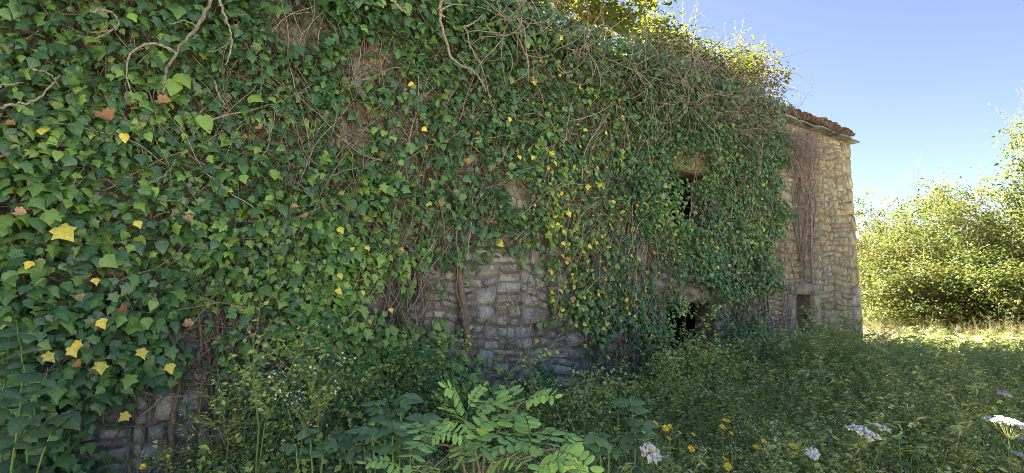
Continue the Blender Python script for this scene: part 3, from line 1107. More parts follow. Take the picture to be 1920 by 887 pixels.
ivy_stems(r1, o1, -1.2, U1, 3, 900, 21, hand=[([wp(318, 887, .03), wp(325, 790, .04), wp(335, 720, .03), wp(350, 640, .03)], .024),
                                              ([wp(405, 800, .03), wp(398, 700, .03), wp(420, 620, .03), wp(440, 540, .03)], .016),
                                              ([wp(370, 700, .05), wp(378, 640, .07), wp(372, 560, .06), wp(395, 500, .05)], .012),
                                              ([wp(345, 620, .06), wp(378, 610, .08), wp(410, 628, .06)], .008),
                                              ([wp(360, 590, .06), wp(385, 625, .08), wp(400, 650, .06)], .007)])

r2, o2 = ivy_root("thinner ivy over the middle of the wall above bare grey stones, many leaves yellow", 2.75)
H2 = hand_leaves([(640, 431, 20, 3, 1, .4), (660, 466, 14, 3, 2, 0.), (690, 465, 15, 3, 0, .3), (640, 518, 18, 3, 1, .2), (636, 546, 17, 3, 2, .6), (682, 549, 15, 3, 0, -.3),
                  (735, 582, 15, 3, 1, .1), (797, 242, 15, 3, 1, .8), (975, 294, 13, 3, 2, 0.), (1043, 306, 12, 3, 2, .2), (1003, 155, 11, 3, 2, 0.), (1099, 243, 12, 3, 1, .9),
                  (1058, 457, 13, 3, 1, .5), (1108, 462, 14, 3, 2, .8), (1057, 480, 12, 3, 0, .1), (1064, 492, 12, 3, 2, 0.), (1125, 553, 13, 3, 1, .6), (1098, 608, 12, 3, 1, .9), (1075, 563, 12, 3, 0, .2),
                  (572, 408, 22, 4, 3, .4), (553, 389, 18, 4, 3, 1.), (488, 241, 20, 4, 3, .7), (1064, 489, 16, 4, 3, .5), (1075, 562, 14, 4, 3, .2), (918, 182, 10, 4, 3, 0.), (560, 506, 24, 2, 0, .2), (516, 324, 18, 2, 2, .1)])
L2 = ivy_leaves(U1 - .25, U2 + .2, 27000, lambda u: 0.070 - 0.0045 * np.clip(u, 0, 9), (.3, .42, .38), [.45, .33, .22], y_mid, 2)
place_ivy(r2, o2, L2, 296, H2)
ivy_stems(r2, o2, U1, U2, 0, 1300, 22, hand=[([wp(883, 690, .06), wp(874, 610, .05), wp(864, 530, .06), wp(868, 470, .05), wp(880, 415, .05), wp(884, 360, .05)], .038),
                                            ([wp(895, 700, .09), wp(872, 610, .10), wp(857, 540, .10), wp(858, 440, .09)], .009),
                                            ([wp(790, 560, .05), wp(785, 480, .05), wp(795, 400, .05), wp(775, 345, .05)], .024),
                                            ([wp(706, 430, .06), wp(712, 380, .07), wp(710, 330, .06)], .02), 
                                            ([wp(945, 680, .03), wp(952, 600, .03), wp(948, 530, .03)], .005),
                                            ([wp(735, 600, .05), wp(728, 540, .05), wp(738, 480, .05)], .022), ([wp(640, 620, .04), wp(648, 540, .05), wp(636, 470, .04), wp(650, 380, .04)], .026)])

r3, o3 = ivy_root("dark dense small leaved ivy hanging round the upper window and doorway", 6.7)
L3 = ivy_leaves(U2 - .2, 8.35, 36000, lambda u: 0.045 + 0 * u, (.45, .5, .35), [.3, .3, .4], y_right, 3)
place_ivy(r3, o3, L3, 296, None, True)
hs = []
_r = np.random.default_rng(8)
for i in range(9):
    x = 1178 + i * 6 + _r.normal(0, 4)
    hs.append(([wp(x + _r.normal(0, 4), 735, .03), wp(x + _r.normal(0, 6), 640, .05), wp(x + _r.normal(0, 8), 560, .05), wp(x + _r.normal(0, 12), 470, .04), wp(x + _r.normal(0, 14), 390, .04)], _r.uniform(.012, .028)))
for i in range(10):
    x = 1404 + i * 9.5 + _r.normal(0, 4)
    hs.append(([wp(x + _r.normal(0, 4), 640, .03), wp(x + _r.normal(0, 5), 560, .05), wp(x + _r.normal(0, 6), 480, .05), wp(x + _r.normal(0, 8), _r.uniform(400, 500), .04)], _r.uniform(.005, .014)))
ivy_stems(r3, o3, U2, 8.2, 0, 1100, 23, hand=hs, pale=True)


# sprays that hang in front of the two big openings, and the leafy crest along the wall head
def crest():
    root, org = ivy_root("overhanging crest of ivy along the wall head, sunlit from behind", 3.4)
    rng = np.random.default_rng(31)
    n = 19000
    u = rng.uniform(-3.2, 8.45, n)
    th = rng.uniform(-.5, 2.6, n)
    pn = np.stack([u, th, np.full(n, 2.0)], -1)
    rad = (0.16 + 0.34 * vnoise(pn * [1, .6, 1], 1.4) + .12 * vnoise(pn, 5)) * rng.random(n) ** .4
    fade = np.clip((8.5 - u) / 1.3, .25, 1) * np.where(u > 4.5, 1.15, .9)
    rad = rad * fade
    ok = (vnoise(pn + 7, 4.2) * .6 + vnoise(pn + 3, 11) * .4 > .42) & (rng.random(n) < np.where((u > 5.0) & (th < 1.2), .5, 1))
    w = .12 - np.cos(th) * rad * 1.1
    z = Z_EAVE - .02 + np.sin(th) * rad * 1.15
    pos = np.stack([u, w, z], -1)[ok]
    th = th[ok]
    n = len(th)
    nrm = np.stack([rng.normal(0, .4, n), -np.cos(th) - .3, np.sin(th) + .55], -1)
    nrm /= np.linalg.norm(nrm, axis=1, keepdims=True)
    sp = rng.normal(0, .8, n)
    t0 = np.stack([np.sin(sp), -.3 * np.ones(n), -np.cos(sp)], -1)
    M = frames(t0 - nrm * np.sum(t0 * nrm, 1, keepdims=True) + 1e-4, nrm)
    s = (.072 - .003 * np.clip(pos[:, 0], 0, 9)) * np.clip(rng.normal(.95, .25, n), .5, 1.5)
    r = rng.random(n)
    L = dict(pos=pos, M=M, s=s, m=np.where(r < .12, 2, np.where(r < .45, 1, np.where(r < .985, 0, 3))), t=rng.choice(3, n, p=[.3, .3, .4]), fr=rng.random(n), px=pos[:, 0], py=pos[:, 0])
    place_ivy(root, org, L, 240, None, True)
    g = Geo()
    for i in range(150):
        u = rng.uniform(-3, 8.3)
        n = 9
        st = np.array([u, rng.uniform(-.3, .1), Z_EAVE + rng.uniform(-.2, .25)])
        hd = np.array([rng.normal(.2, .6), rng.normal(-.25, .3), rng.normal(-.1, .6)])
        p = [st]
        for j in range(n):
            hd = hd + rng.normal(0, .22, 3) + np.array([0, 0, -.09])
            p.append(p[-1] + hd / np.linalg.norm(hd) * .085)
        V, T = tube_arrays(np.array(p), np.linspace(rng.uniform(.003, .008), .0015, len(p)), 4)
        g.add(V, T, int(rng.random() < .55))
    g.build("twig", [M_STEM, M_STEM_GREY], root, True, org, "stuff")


crest()


def bare_branch(label, pts, r, subs=()):
    """a dead branch hanging down over the ivy: pts are points in front of the wall"""
    P = curve(pts, 22, .005)
    org = P[0]
    root = empty("bare_branch", label, "branch", to_world(org), PHI)
    V, T = tube_arrays(P, np.linspace(r, r * .4, len(P)) * RNG.uniform(.85, 1.15, len(P)), 7)
    Geo().add(V, T).build("limb", M_STEM_GREY, root, True, org)
    for sp, sr in subs:
        Q = curve(sp, 12, .004)
        V, T = tube_arrays(Q, np.linspace(sr, sr * .35, 12), 6)
        Geo().add(V, T).build("side_twig", M_STEM_GREY, root, True, org)


def wps(off, *pp): return [wp(x, y, off) for x, y in pp]


bare_branch("thick lichen grey dead branch hanging from the wall head near the left", wps(.33, (402, -30), (392, 5), (372, 50), (335, 92), (314, 128), (306, 175)), .015,
            [(wps(.34, (373, 52), (350, 40), (318, 45)), .007), (wps(.33, (330, 98), (290, 82), (250, 95), (237, 130), (246, 190)), .010)])
bare_branch("pale crooked dead branch with a forked end beside the thick grey one", wps(.36, (405, -30), (415, 10), (428, 50), (435, 82), (425, 126)), .010,
            [(wps(.36, (432, 68), (418, 88), (390, 100)), .006)])
bare_branch("short pale dead twig pointing down to the right below the crooked branch", wps(.32, (402, 152), (412, 182), (432, 210)), .008)
bare_branch("curled white dead twig near the top left corner", wps(.4, (168, 20), (205, 22), (221, 36), (212, 55), (172, 61)), .008, [(wps(.4, (215, 52), (180, 72), (140, 62)), .005)])
bare_branch("long bare twig crossing the ivy at the left edge", wps(.4, (-30, 204), (25, 196), (62, 188), (92, 165), (112, 140)), .009, [(wps(.4, (-10, 165), (20, 158), (45, 154)), .006), (wps(.4, (60, 128), (95, 140), (112, 165)), .006)])
bare_branch("thin forked pale twig standing out of the ivy left of centre", wps(.3, (502, 264), (512, 232), (517, 192)), .006, [(wps(.3, (515, 210), (528, 205), (541, 204)), .004)])
bare_branch("long brown vine branch arching down from the wall head above the bare stones", wps(.32, (842, -25), (826, 15), (834, 70), (850, 112), (888, 134), (912, 172)), .015,
            [(wps(.3, (868, 52), (890, 42), (908, 25)), .012), (wps(.32, (826, 20), (850, 8), (880, 12)), .010)])
bare_branch("slender pale hanging twig with split tips right of the arching vine", wps(.34, (870, 50), (886, 95), (905, 130), (920, 190), (940, 235)), .007,
            [(wps(.34, (886, 95), (902, 120), (906, 165)), .005), (wps(.34, (880, 78), (895, 92), (910, 92)), .004)])
bare_branch("short stout dead branch poking out at the top edge of the photo", wps(.3, (722, -20), (742, 8), (768, 28)), .018)
bare_branch("fine pale twig hanging over bare stone under the wall head", wps(.2, (784, 140), (785, 190), (783, 245)), .004)
bare_branch("bent dead twig low on the left among the ivy leaves", wps(.28, (278, 342), (298, 336), (318, 318), (327, 300)), .006, [(wps(.28, (300, 378), (330, 376), (350, 370)), .004)])


# dead tangles: bramble canes under the eave, dry creeper on the bare corner
def tangle(name, label, cat, boxes, n, seed, mat, r, curl, seg=12, step=.07, down=0.0):
    rng = np.random.default_rng(seed)
    g = Geo()
    for i in range(n):
        x0, y0, x1, y1, oa, ob = boxes[rng.integers(len(boxes))]
        p = wp(rng.uniform(x0, x1), rng.uniform(y0, y1), rng.uniform(oa, ob))
        hd = np.array([rng.normal(0, 1), rng.normal(0, .35), rng.normal(-down, 1)])
        ax = rng.normal(0, curl, 3)
        path = [p]
        for j in range(seg):
            hd = hd / np.linalg.norm(hd)
            hd = hd + np.cross(ax, hd) + rng.normal(0, .16, 3) + np.array([0, 0, -down * .1])
            q = path[-1] + hd / np.linalg.norm(hd) * step
            q[1] = min(q[1], -.015)
            path.append(q)
        V, T = tube_arrays(np.array(path), np.linspace(rng.uniform(.6, 1.3) * r, r * .35, seg + 1), 4)
        g.add(V, T, int(rng.random() < .35))
    V, T, m_, u_ = g.arrays()
    org = V.mean(0); org[2] = V[:, 2].min()
    o = link(name, make_mesh(name, V - org, T, mat, m_, None, True))
    o.location = to_world(org); o.rotation_euler = (0, 0, PHI)
    return tag(o, label, cat, kind="stuff")


tangle("dead_bramble", "grey tangle of bare bramble canes sprawling under the eave beside the roof tiles", "bramble",
       [(1290, 120, 1400, 215, .1, .5), (1370, 170, 1450, 250, .1, .42), (1250, 105, 1330, 180, .1, .45), (1350, 215, 1430, 265, .1, .3), (1200, 110, 1300, 190, .12, .4)], 330, 41, [M_TWIG_DEAD, M_STEM_GREY], .005, .22, 13, .075)
tangle("dead_bramble", "loose bare grey twigs over the ivy at the top middle of the wall", "bramble",
       [(905, 10, 990, 75, .2, .45), (1000, 60, 1120, 120, .15, .4), (1120, 100, 1260, 150, .15, .4)], 90, 42, [M_TWIG_DEAD, M_STEM_GREY], .006, .2, 11, .075)


def dry_creeper():
    P = to_world(np.array([8.6, 0, 0]))
    org = np.array([8.6, -.03, float(ground_z(P[0], P[1]))])
    root = empty("dead_creeper", "dry purplish brown creeper hanging down the bare corner stonework from the eave", "creeper", to_world(org), PHI)
    rng = np.random.default_rng(51)
    for i in range(9):
        x = rng.uniform(1490, 1526)
        pts = [wp(x - 4 + rng.normal(0, 5), 248, .12), wp(x + rng.normal(0, 4), 320, .05), wp(x + rng.normal(0, 4), 385, .035), wp(x + 2 + rng.normal(0, 4), rng.uniform(430, 540), .03)]
        V, T = tube_arrays(curve(pts, 14, .012, rng), np.linspace(.007, .014, 14), 5)
        Geo().add(V, T).build("stem", M_TWIG_DEAD, root, True, org)
    g = Geo()
    for i in range(430):
        y = 245 + 260 * rng.random() ** 1.8; x = rng.normal(1506 + .03 * (y - 245), 17 - 10 * (y - 245) / 260)
        if rng.random() < .25: x = rng.uniform(1470, 1540); y = rng.uniform(240, 300)
        p = wp(x, y, rng.uniform(.03, .17 * (1 - (y - 245) / 300) + .05))
        hd = np.array([rng.normal(0, .7), rng.normal(0, .3), -1.0])
        path = [p]
        for j in range(8):
            hd = hd / np.linalg.norm(hd) + rng.normal(0, .35, 3) + np.array([0, 0, -.12])
            q = path[-1] + hd / np.linalg.norm(hd) * .05
            q[1] = min(q[1], -.03)
            path.append(q)
        V, T = tube_arrays(np.array(path), np.linspace(.0038, .0018, 9), 3)
        g.add(V, T, 0)
    g.build("twig", [M_TWIG_DEAD], root, True, org, "stuff")


dry_creeper()

# ------------------------------------------------------------------ shrubs and trees
def make_shrub(name, label, cat, base, blobs, n_leaf, leaf, mats, mixp, seed, shoots=0, shoot_len=.8, trunk_r=.05, cl=.22, tpl=SMALL, limbs=9, group=None, face=(0, 0, .75)):
    """blobs: ellipsoids (cx, cy, cz, rx, ry, rz) that the crown fills with leaf clumps"""
    rng = np.random.default_rng(seed)
    base = np.asarray(base, float)
    root = empty(name, label, cat, base, 0, group)
    B = np.array(blobs, float)
    vol = B[:, 3] * B[:, 4] * B[:, 5]
    # clump centres, more of them near the outside
    nc = max(30, n_leaf // 42)
    bi = rng.choice(len(B), nc, p=vol / vol.sum())
    d = rng.normal(size=(nc, 3)); d /= np.linalg.norm(d, axis=1, keepdims=True)
    rad = rng.random(nc) ** .42
    C = B[bi, :3] + d * rad[:, None] * B[bi, 3:]
    C[:, 2] = np.maximum(C[:, 2], base[2] + .12)
    k = rng.integers(0, nc, n_leaf)
    off = rng.normal(0, 1, (n_leaf, 3)) * cl * rng.uniform(.5, 1.25, nc)[k][:, None]
    off[:, 2] *= .6
    P = C[k] + off
    P[:, 2] = np.maximum(P[:, 2], base[2] + .05)
    out = off + d[k] * .5
    nrm = out * .5 + np.array(face) + rng.normal(0, .45, (n_leaf, 3))
    nrm /= np.linalg.norm(nrm, axis=1, keepdims=True)
    t0 = out + rng.normal(0, .5, (n_leaf, 3)) + np.array([0, 0, -.25])
    tip = t0 - nrm * np.sum(t0 * nrm, 1, keepdims=True) + 1e-5
    s = leaf * np.clip(rng.normal(1, .28, n_leaf), .45, 1.7)
    mc = rng.choice(len(mats), nc, p=mixp)
    m_ = np.where(rng.random(n_leaf) < .7, mc[k], rng.choice(len(mats), n_leaf, p=mixp))
    g = Geo()
    scatter(g, tpl, P, frames(tip, nrm), s, m_)
    g.build("crown", mats, root, False, base, "stuff")
    # trunk and limbs
    top = B[np.argmax(vol), :3]
    tp = curve([base - [0, 0, .05], base * .55 + top * .45 + rng.normal(0, .06, 3), top], 9, .015, rng)
    V, T = tube_arrays(tp, np.linspace(trunk_r, trunk_r * .4, 9), 7)
    tr = Geo().add(V, T).build("trunk", M_STEM, root, True, base)
    g = Geo()
    idx = rng.choice(nc, min(nc, limbs * 4), replace=False)
    for q, i in enumerate(idx):
        a = tp[rng.integers(2, 9)]
        big = q < limbs
        path = curve([a, a * .45 + C[i] * .55 + rng.normal(0, .07, 3) + [0, 0, .05], C[i]], 7, .02, rng)
        V, T = tube_arrays(path, np.linspace(trunk_r * (.4 if big else .18), .003, 7), 5 if big else 3)
        if big: Geo().add(V, T).build("limb", M_STEM, root, True, base)
        else: g.add(V, T)
    g.build("twig", M_STEM, root, True, base, "stuff")
    # long upright shoots with paired leaves
    for q in range(shoots):
        top_i = np.argsort(-C[:, 2] - rng.normal(0, .35, nc))[:max(8, nc // 5)]
        a = C[top_i[rng.integers(len(top_i))]]
        L = shoot_len * rng.uniform(.55, 1.25)
        hd = np.array([rng.normal(0, .25), rng.normal(0, .25), 1.0])
        path = curve([a - [0, 0, .2], a + hd * L * .5, a + hd * L + rng.normal(0, .08, 3)], 10)
        g = Geo()
        V, T = tube_arrays(path, np.linspace(.007, .002, 10), 3)
        g.add(V, T, len(mats))
        nl = int(L / .035)
        f = np.linspace(.15, 1, nl)
        pp = np.stack([np.interp(f, np.linspace(0, 1, 10), path[:, c]) for c in range(3)], -1)
        az = np.arange(nl) * 2.4 + rng.random() * 6
        t_ = np.stack([np.cos(az), np.sin(az), .45 + 0 * az], -1)
        nn = np.stack([-np.cos(az) * .4, -np.sin(az) * .4, 1 + 0 * az], -1) + rng.normal(0, .2, (nl, 3))
        scatter(g, tpl, pp, frames(t_, nn), leaf * rng.uniform(.7, 1.1, nl) * np.linspace(1.1, .6, nl), rng.choice(len(mats), nl, p=mixp))
        g.build("shoot", list(mats) + [M_STEM], root, False, base)
    return root


HM = [M_HEDGE, M_HEDGE_GREEN, M_HEDGE_ORANGE]
M_CROWN = leaf_mat("crown_leaf", [(0.12, 0.145, 0.035), (0.17, 0.18, 0.045), (0.10, 0.135, 0.035)], 0.52, 0.42, None, 0.5, (1.35, 1.25, 0.6))
M_CROWN_GREEN = leaf_mat("crown_green", [(0.07, 0.115, 0.028), (0.10, 0.145, 0.035)], 0.52, 0.42, None, 0.5, (1.35, 1.25, 0.6))
RM = [M_CROWN, M_CROWN_GREEN, M_HEDGE_ORANGE]
def gz(x, y): return float(ground_z(x, y))


def hedge(label, px, py_top, depth, rx, seed, n=9000, mix=(.62, .33, .05), shoots=10, leaf=.068, group="sunlit shrubs along the far hedge", spread=1.0, rz=None):
    P = at_depth(px, py_top, depth)
    x, y = P[0], P[1]
    zb = gz(x, y)
    h = P[2] - zb
    rng = random.Random(seed)
    blobs = [(x, y, zb + h * .36, rx * .85, rx * .8, h * .34)]
    for i in range(9):
        a = rng.uniform(0, 6.28)
        r_ = rng.uniform(.22, .42)
        d_ = rng.uniform(.2, .95)
        blobs.append((x + math.cos(a) * rx * d_, y + math.sin(a) * rx * d_ * .8, zb + h * rng.uniform(.3, .86 - .25 * d_), rx * r_, rx * r_, h * r_ * rng.uniform(.45, .8)))
    for i in range(3):
        r_ = rng.uniform(.16, .26)
        blobs.append((x + rng.uniform(-.6, .6) * rx, y, zb + h * rng.uniform(.74, .9), rx * r_, rx * r_, h * .15))
    shoots = int(shoots * 1.7)
    for i in range(5):                                   # low sprays that reach the grass on the near side
        blobs.append((x + rng.uniform(-.9, .9) * rx, y - rng.uniform(.5, 1.0) * rx, zb + h * rng.uniform(.1, .3), rx * .38, rx * .3, h * .15))
    return make_shrub("shrub", label, "shrub", (x, y, zb), blobs, int(n * 1.5), leaf, HM, list(mix), seed, shoots, .75, .07, .20, SMALL, 8, group)


hedge("yellow green shrub directly beside the corner of the stone house, with thin upright shoots", 1640, 352, 15.5, 1.35, 101, 9500)
hedge("bushy yellow shrub second to the right of the house corner", 1712, 330, 16.5, 1.5, 102, 10000)
hedge("rounded shrub in the middle of the far hedge with a dark hollow under it", 1775, 332, 15.0, 1.45, 103, 10000, (.55, .42, .03))
hedge("taller sunlit shrub with loose feathery shoots left of the edge tree", 1838, 312, 14.0, 1.35, 104, 10000, (.6, .36, .04), 14)
hedge("low golden shrub in front at the foot of the hedge next to the house corner", 1668, 465, 13.9, 1.0, 105, 6500, (.75, .2, .05), 3)
hedge("low leafy green shrub in front of the hedge near the dry grass", 1800, 455, 13.4, 1.1, 106, 8000, (.4, .58, .02), 3)
hedge("leafy shrub at the right edge of the photo in front of the tall tree", 1905, 400, 12.6, 1.15, 107, 8500, (.5, .47, .03), 5)
hedge("small yellow shrub between the two low front shrubs of the hedge", 1735, 475, 14.2, .9, 108, 5500, (.7, .25, .05), 2)
P = at_depth(1918, 262, 12.8)
zb = gz(P[0], P[1])
make_shrub("tree", "young tree at the right edge rising above the hedge with long leafy shoots", "tree", (P[0] + .4, P[1], zb),
           [(P[0] + .5, P[1], zb + 3.1, 1.0, .95, 1.6), (P[0] + .1, P[1], zb + 4.2, .6, .6, .8), (P[0] + .9, P[1] + .2, zb + 4.6, .7, .7, .8), (P[0] - .25, P[1], zb + 3.2, .5, .5, .6)],
           9000, .085, HM, [.55, .42, .03], 110, 26, 1.0, .07, .2, SMALL, 10)
hedge("shrub beyond the right edge of the hedge, half out of the photo", 2010, 330, 13.5, 1.5, 111, 6000)
for i, (wh, px, py, dp) in enumerate([("leftmost", 1600, 370, 19), ("second from the left", 1690, 362, 20), ("middle", 1790, 352, 19.5), ("second from the right", 1880, 345, 18), ("rightmost", 1960, 335, 17)]):
    hedge("tall shrub in the row behind the hedge, %s of the five" % wh, px, py, dp, 1.7, 120 + i, 5000, (.5, .47, .03), 5, .11, "shrubs in the second row behind the hedge")


# shrubs growing out of the ruin behind the wall head
def roof_shrub(label, px, py, w, rx, rz_, seed, n, shoots, mix, leaf=.07, sl=.5, extra=(), cl=.15, base_drop=1.2):
    u, z = wall_uz(px, py, -w)
    c = to_world(np.array([u, w, z]))
    base = to_world(np.array([u, w + .05, Z_EAVE - base_drop]))
    blobs = [(c[0], c[1], c[2], rx, rx * .8, rz_)]
    for (dx, dz, k) in extra:
        blobs.append((c[0] + dx * DIR[0], c[1] + dx * DIR[1], c[2] + dz, rx * k, rx * k * .8, rz_ * k))
    return make_shrub("shrub", label, "shrub", base, blobs, n, leaf, RM, list(mix), seed, shoots, sl, .035, cl, SMALL, 7)


roof_shrub("bright yellow green shrub crowning the wall head at the top middle of the photo", 1105, 15, .6, 1.0, .5, 131, 7000, 12, (.62, .35, .03), .075, .5,
           [(-1.0, .2, .75), (.75, -.2, .7), (1.2, -.42, .45), (.2, .35, .7)])
roof_shrub("wispy sapling with thin upright shoots against the sky right of the crown shrub", 1235, 75, .6, .42, .3, 132, 2200, 12, (.5, .48, .02), .06, .75, [(.45, .0, .6)])
roof_shrub("small shrub with orange tinted leaves on the wall head beside the tiles", 1390, 150, .5, .62, .48, 133, 4200, 16, (.45, .33, .22), .062, .5,
           [(-.5, -.15, .7), (.45, -.28, .55), (.1, .3, .6)])
roof_shrub("low leafy bush between the sapling and the orange tinted shrub on the wall head", 1320, 140, .5, .6, .26, 134, 4000, 5, (.35, .62, .03), .065, .4, [(-.5, .05, .7)])
roof_shrub("sunlit leafy growth on the wall head at the left of the crown shrub", 945, -10, .8, .7, .35, 135, 3500, 4, (.5, .47, .03), .075, .4, [(-.7, .2, .8)])
# sapling inside the ruin, seen through the upper window
c = to_world(np.array([(WIN_UP[0] + WIN_UP[1]) / 2 + .9, 1.7, 2.6]))
b0 = to_world(np.array([(WIN_UP[0] + WIN_UP[1]) / 2 + .9, 1.7, .6]))
make_shrub("shrub", "sunlit bush growing inside the ruin, glimpsed through the upper window", "shrub", b0,
           [(c[0], c[1], c[2], .8, .6, .9), (c[0] - .6, c[1] - .4, c[2] - .2, .6, .6, .8)], 3200, .07, HM, [.6, .37, .03], 140, 0, .4, .03, .2)

# ------------------------------------------------------------------ meadow
def weed_template(rng, h, n_br, n_leaf, leaf, flower=0.0, tpl=SMALL, spread=.5, droop=.3):
    """one weedy plant: stems 0, leaves 1, pale leaves 2, white flowers 3, lemon flowers 4"""
    g = Geo()
    lean = rng.normal(0, .16, 2)
    main = curve([(0, 0, 0), (lean[0] * h * .4, lean[1] * h * .4, h * .55), (lean[0] * h, lean[1] * h, h)], 6, .006, rng)
    V, T = tube_arrays(main, np.linspace(.0028, .001, 6), 3)
    g.add(V, T[:-6], 0)
    paths = [main]
    for b in range(n_br):
        f = rng.uniform(.12, .9)
        a = np.array([np.interp(f, np.linspace(0, 1, 6), main[:, c]) for c in range(3)])
        az = rng.uniform(0, 6.28)
        L = h * rng.uniform(.25, .55) * (1.15 - f * .6)
        e = a + np.array([math.cos(az) * L * spread, math.sin(az) * L * spread, L * rng.uniform(.25, .9)])
        p = curve([a, (a + e) / 2 + [0, 0, L * .08], e], 4)
        V, T = tube_arrays(p, np.linspace(.0018, .0007, 4), 3)
        g.add(V, T[:-6], 0)
        paths.append(p)
    lens = np.array([np.linalg.norm(np.diff(p, axis=0), axis=1).sum() for p in paths])
    k = rng.choice(len(paths), n_leaf, p=lens / lens.sum())
    f = rng.random(n_leaf) ** .55
    pp = np.array([[np.interp(f[i], np.linspace(0, 1, len(paths[k[i]])), paths[k[i]][:, c]) for c in range(3)] for i in range(n_leaf)])
    pp += rng.normal(0, .006, pp.shape)
    az = rng.uniform(0, 6.28, n_leaf)
    t_ = np.stack([np.cos(az), np.sin(az), rng.normal(.12, .35, n_leaf)], -1)
    nn = np.stack([rng.normal(0, .4, n_leaf), rng.normal(-.75, .4, n_leaf), np.ones(n_leaf)], -1)
    s = leaf * np.clip(rng.normal(1, .35, n_leaf), .4, 1.9) * (1.05 - .25 * pp[:, 2] / h)
    m_ = np.where(rng.random(n_leaf) < .42 * pp[:, 2] / h + .10, 2, 1)
    scatter(g, tpl, pp, frames(t_, nn), s, m_)
    nf = int(flower)
    if nf:
        kk = rng.choice(len(paths), nf)
        ends = np.array([paths[i][-1] for i in kk]) + rng.normal(0, .012, (nf, 3))
        scatter(g, FLORET, ends, frames(rng.normal(0, 1, (nf, 3)), np.array([0, 0, 1.0]) + rng.normal(0, .3, (nf, 3))), rng.uniform(.004, .009, nf), rng.choice([3, 2, 4], nf, p=[.45, .33, .22]))
    return g.arrays()


def grass_template(rng, h, n):
    g = Geo()
    for i in range(n):
        az = rng.uniform(0, 6.28)
        L = h * rng.uniform(.5, 1.1)
        b = np.array([rng.normal(0, .03), rng.normal(0, .03), 0])
        o = np.array([math.cos(az), math.sin(az), 0])
        sd = np.array([-o[1], o[0], 0]) * rng.uniform(.0009, .0021)
        p = [b, b + o * L * .12 + [0, 0, L * .5], b + o * L * .38 + [0, 0, L * .9], b + o * L * .62 + [0, 0, L]]
        V = np.array([p[0] - sd, p[0] + sd, p[1] - sd, p[1] + sd, p[2] - sd * .6, p[2] + sd * .6, p[3]])
        g.add(V, [(0, 1, 3), (0, 3, 2), (2, 3, 5), (2, 5, 4), (4, 5, 6)], 0)
    return g.arrays()


def field(name, label, cat, P, tpls, mats, seed, smin=.75, smax=1.25, thin=False):
    rng = np.random.default_rng(seed)
    g = Geo()
    which = rng.integers(0, len(tpls), len(P))
    for i, (V, T, m_, u_) in enumerate(tpls):
        k = which == i
        n = int(k.sum())
        if not n: continue
        a = R(25) + rng.uniform(-1.1, 1.1, n)          # the plants face the open side, away from the wall
        s = rng.uniform(smin, smax, n)
        if thin: s = s * (.6 + .7 * vnoise(P[k] * [1, 1, 0] + 11, 1.1) * (.6 + .8 * vnoise(P[k] * [1, 1, 0] + 31, 3.0)))
        if thin:
            ss, ww = P[k] @ DIR, P[k] @ INW - D_WALL
            s = s * (1 - .6 * np.clip((ss - 7.8) / .9, 0, 1) * np.clip((-.7 - ww) / .8, 0, 1))
        if thin: s = s * (1 + .4 * np.exp(-((ss - 5.8) / .9) ** 2) * np.exp(-((ww + .8) / .7) ** 2))
        if thin: s = s * np.interp(P[k] @ DIR - .5 * np.maximum(-.5 - (P[k] @ INW - D_WALL), 0) , [3.0, 5.5, 7.5, 9.0, 10.3, 11.5], [1, 1.25, .95, 1.0, .8, .5])
        lx, ly = rng.normal(0, .12, n), rng.normal(0, .12, n)
        M = np.zeros((n, 3, 3))
        M[:, 0, 0] = np.cos(a) * s; M[:, 0, 1] = -np.sin(a) * s; M[:, 1, 0] = np.sin(a) * s; M[:, 1, 1] = np.cos(a) * s
        M[:, 2, 2] = s; M[:, 0, 2] = lx * s; M[:, 1, 2] = ly * s
        W = np.einsum('nij,kj->nki', M, V) + P[k][:, None]
        g.add(W.reshape(-1, 3), (T[None] + (np.arange(n) * len(V))[:, None, None]).reshape(-1, 3), np.tile(m_, n))
    o = g.build(name, mats)
    return tag(o, label, cat, kind="stuff")


def sample_ground(n, rng, cond, x=(-4, 14), y=(.8, 17)):
    out = []
    while len(out) < n:
        p = np.stack([rng.uniform(*x, n * 3), rng.uniform(*y, n * 3)], -1)
        q = np.stack([p[:, 0], p[:, 1], ground_z(p[:, 0], p[:, 1])], -1)
        s = q @ DIR
        w = q @ INW - D_WALL
        keep = cond(q, s, w)
        out += list(q[keep])
    return np.array(out[:n])


def in_view(q, lo=-.98, hi=1.02):
    return (q[:, 0] < hi * q[:, 1] + .6) & (q[:, 0] > lo * q[:, 1] - .5)


MM = [M_WEED_STEM, M_WEED, M_WEED_PALE, M_WHITE, M_LEMON]
_r = np.random.default_rng(60)
T_FINE = [weed_template(_r, _r.uniform(.40, .66), 8, 190, .0205, 42, SMALL, .85) for _ in range(9)]
T_LOW = [weed_template(_r, _r.uniform(.2, .36), 7, 70, .034, 3, SMALL, .9) for _ in range(6)]
T_LANCE = [weed_template(_r, _r.uniform(.45, .7), 6, 120, .036, 20, LANCE, .8) for _ in range(3)]
T_GRASS = [grass_template(_r, _r.uniform(.35, .6), 16) for _ in range(6)]


def shade_side(q, s, w): return (s < 10.6 + .25 * w + .6 * vnoise(q, .8)) | (w < -5)


def dens_front(q, s, w):
    ok = in_view(q) & (w < -.04) & (q[:, 1] > 1.55)
    r_ = _r.random(len(q))
    mid_bare = (s > 1.8) & (s < 4.6) & (w > -1.0)
    left_bare = (s < 1.4) & (w > -.9)
    near = np.hypot(q[:, 0], q[:, 1]) < 1.5
    return ok & (r_ < np.where(left_bare, .35, np.where(mid_bare, .5, 1.0))) & ~near & (s < 10.4 + .5 * np.sin(q[:, 0] * 3))


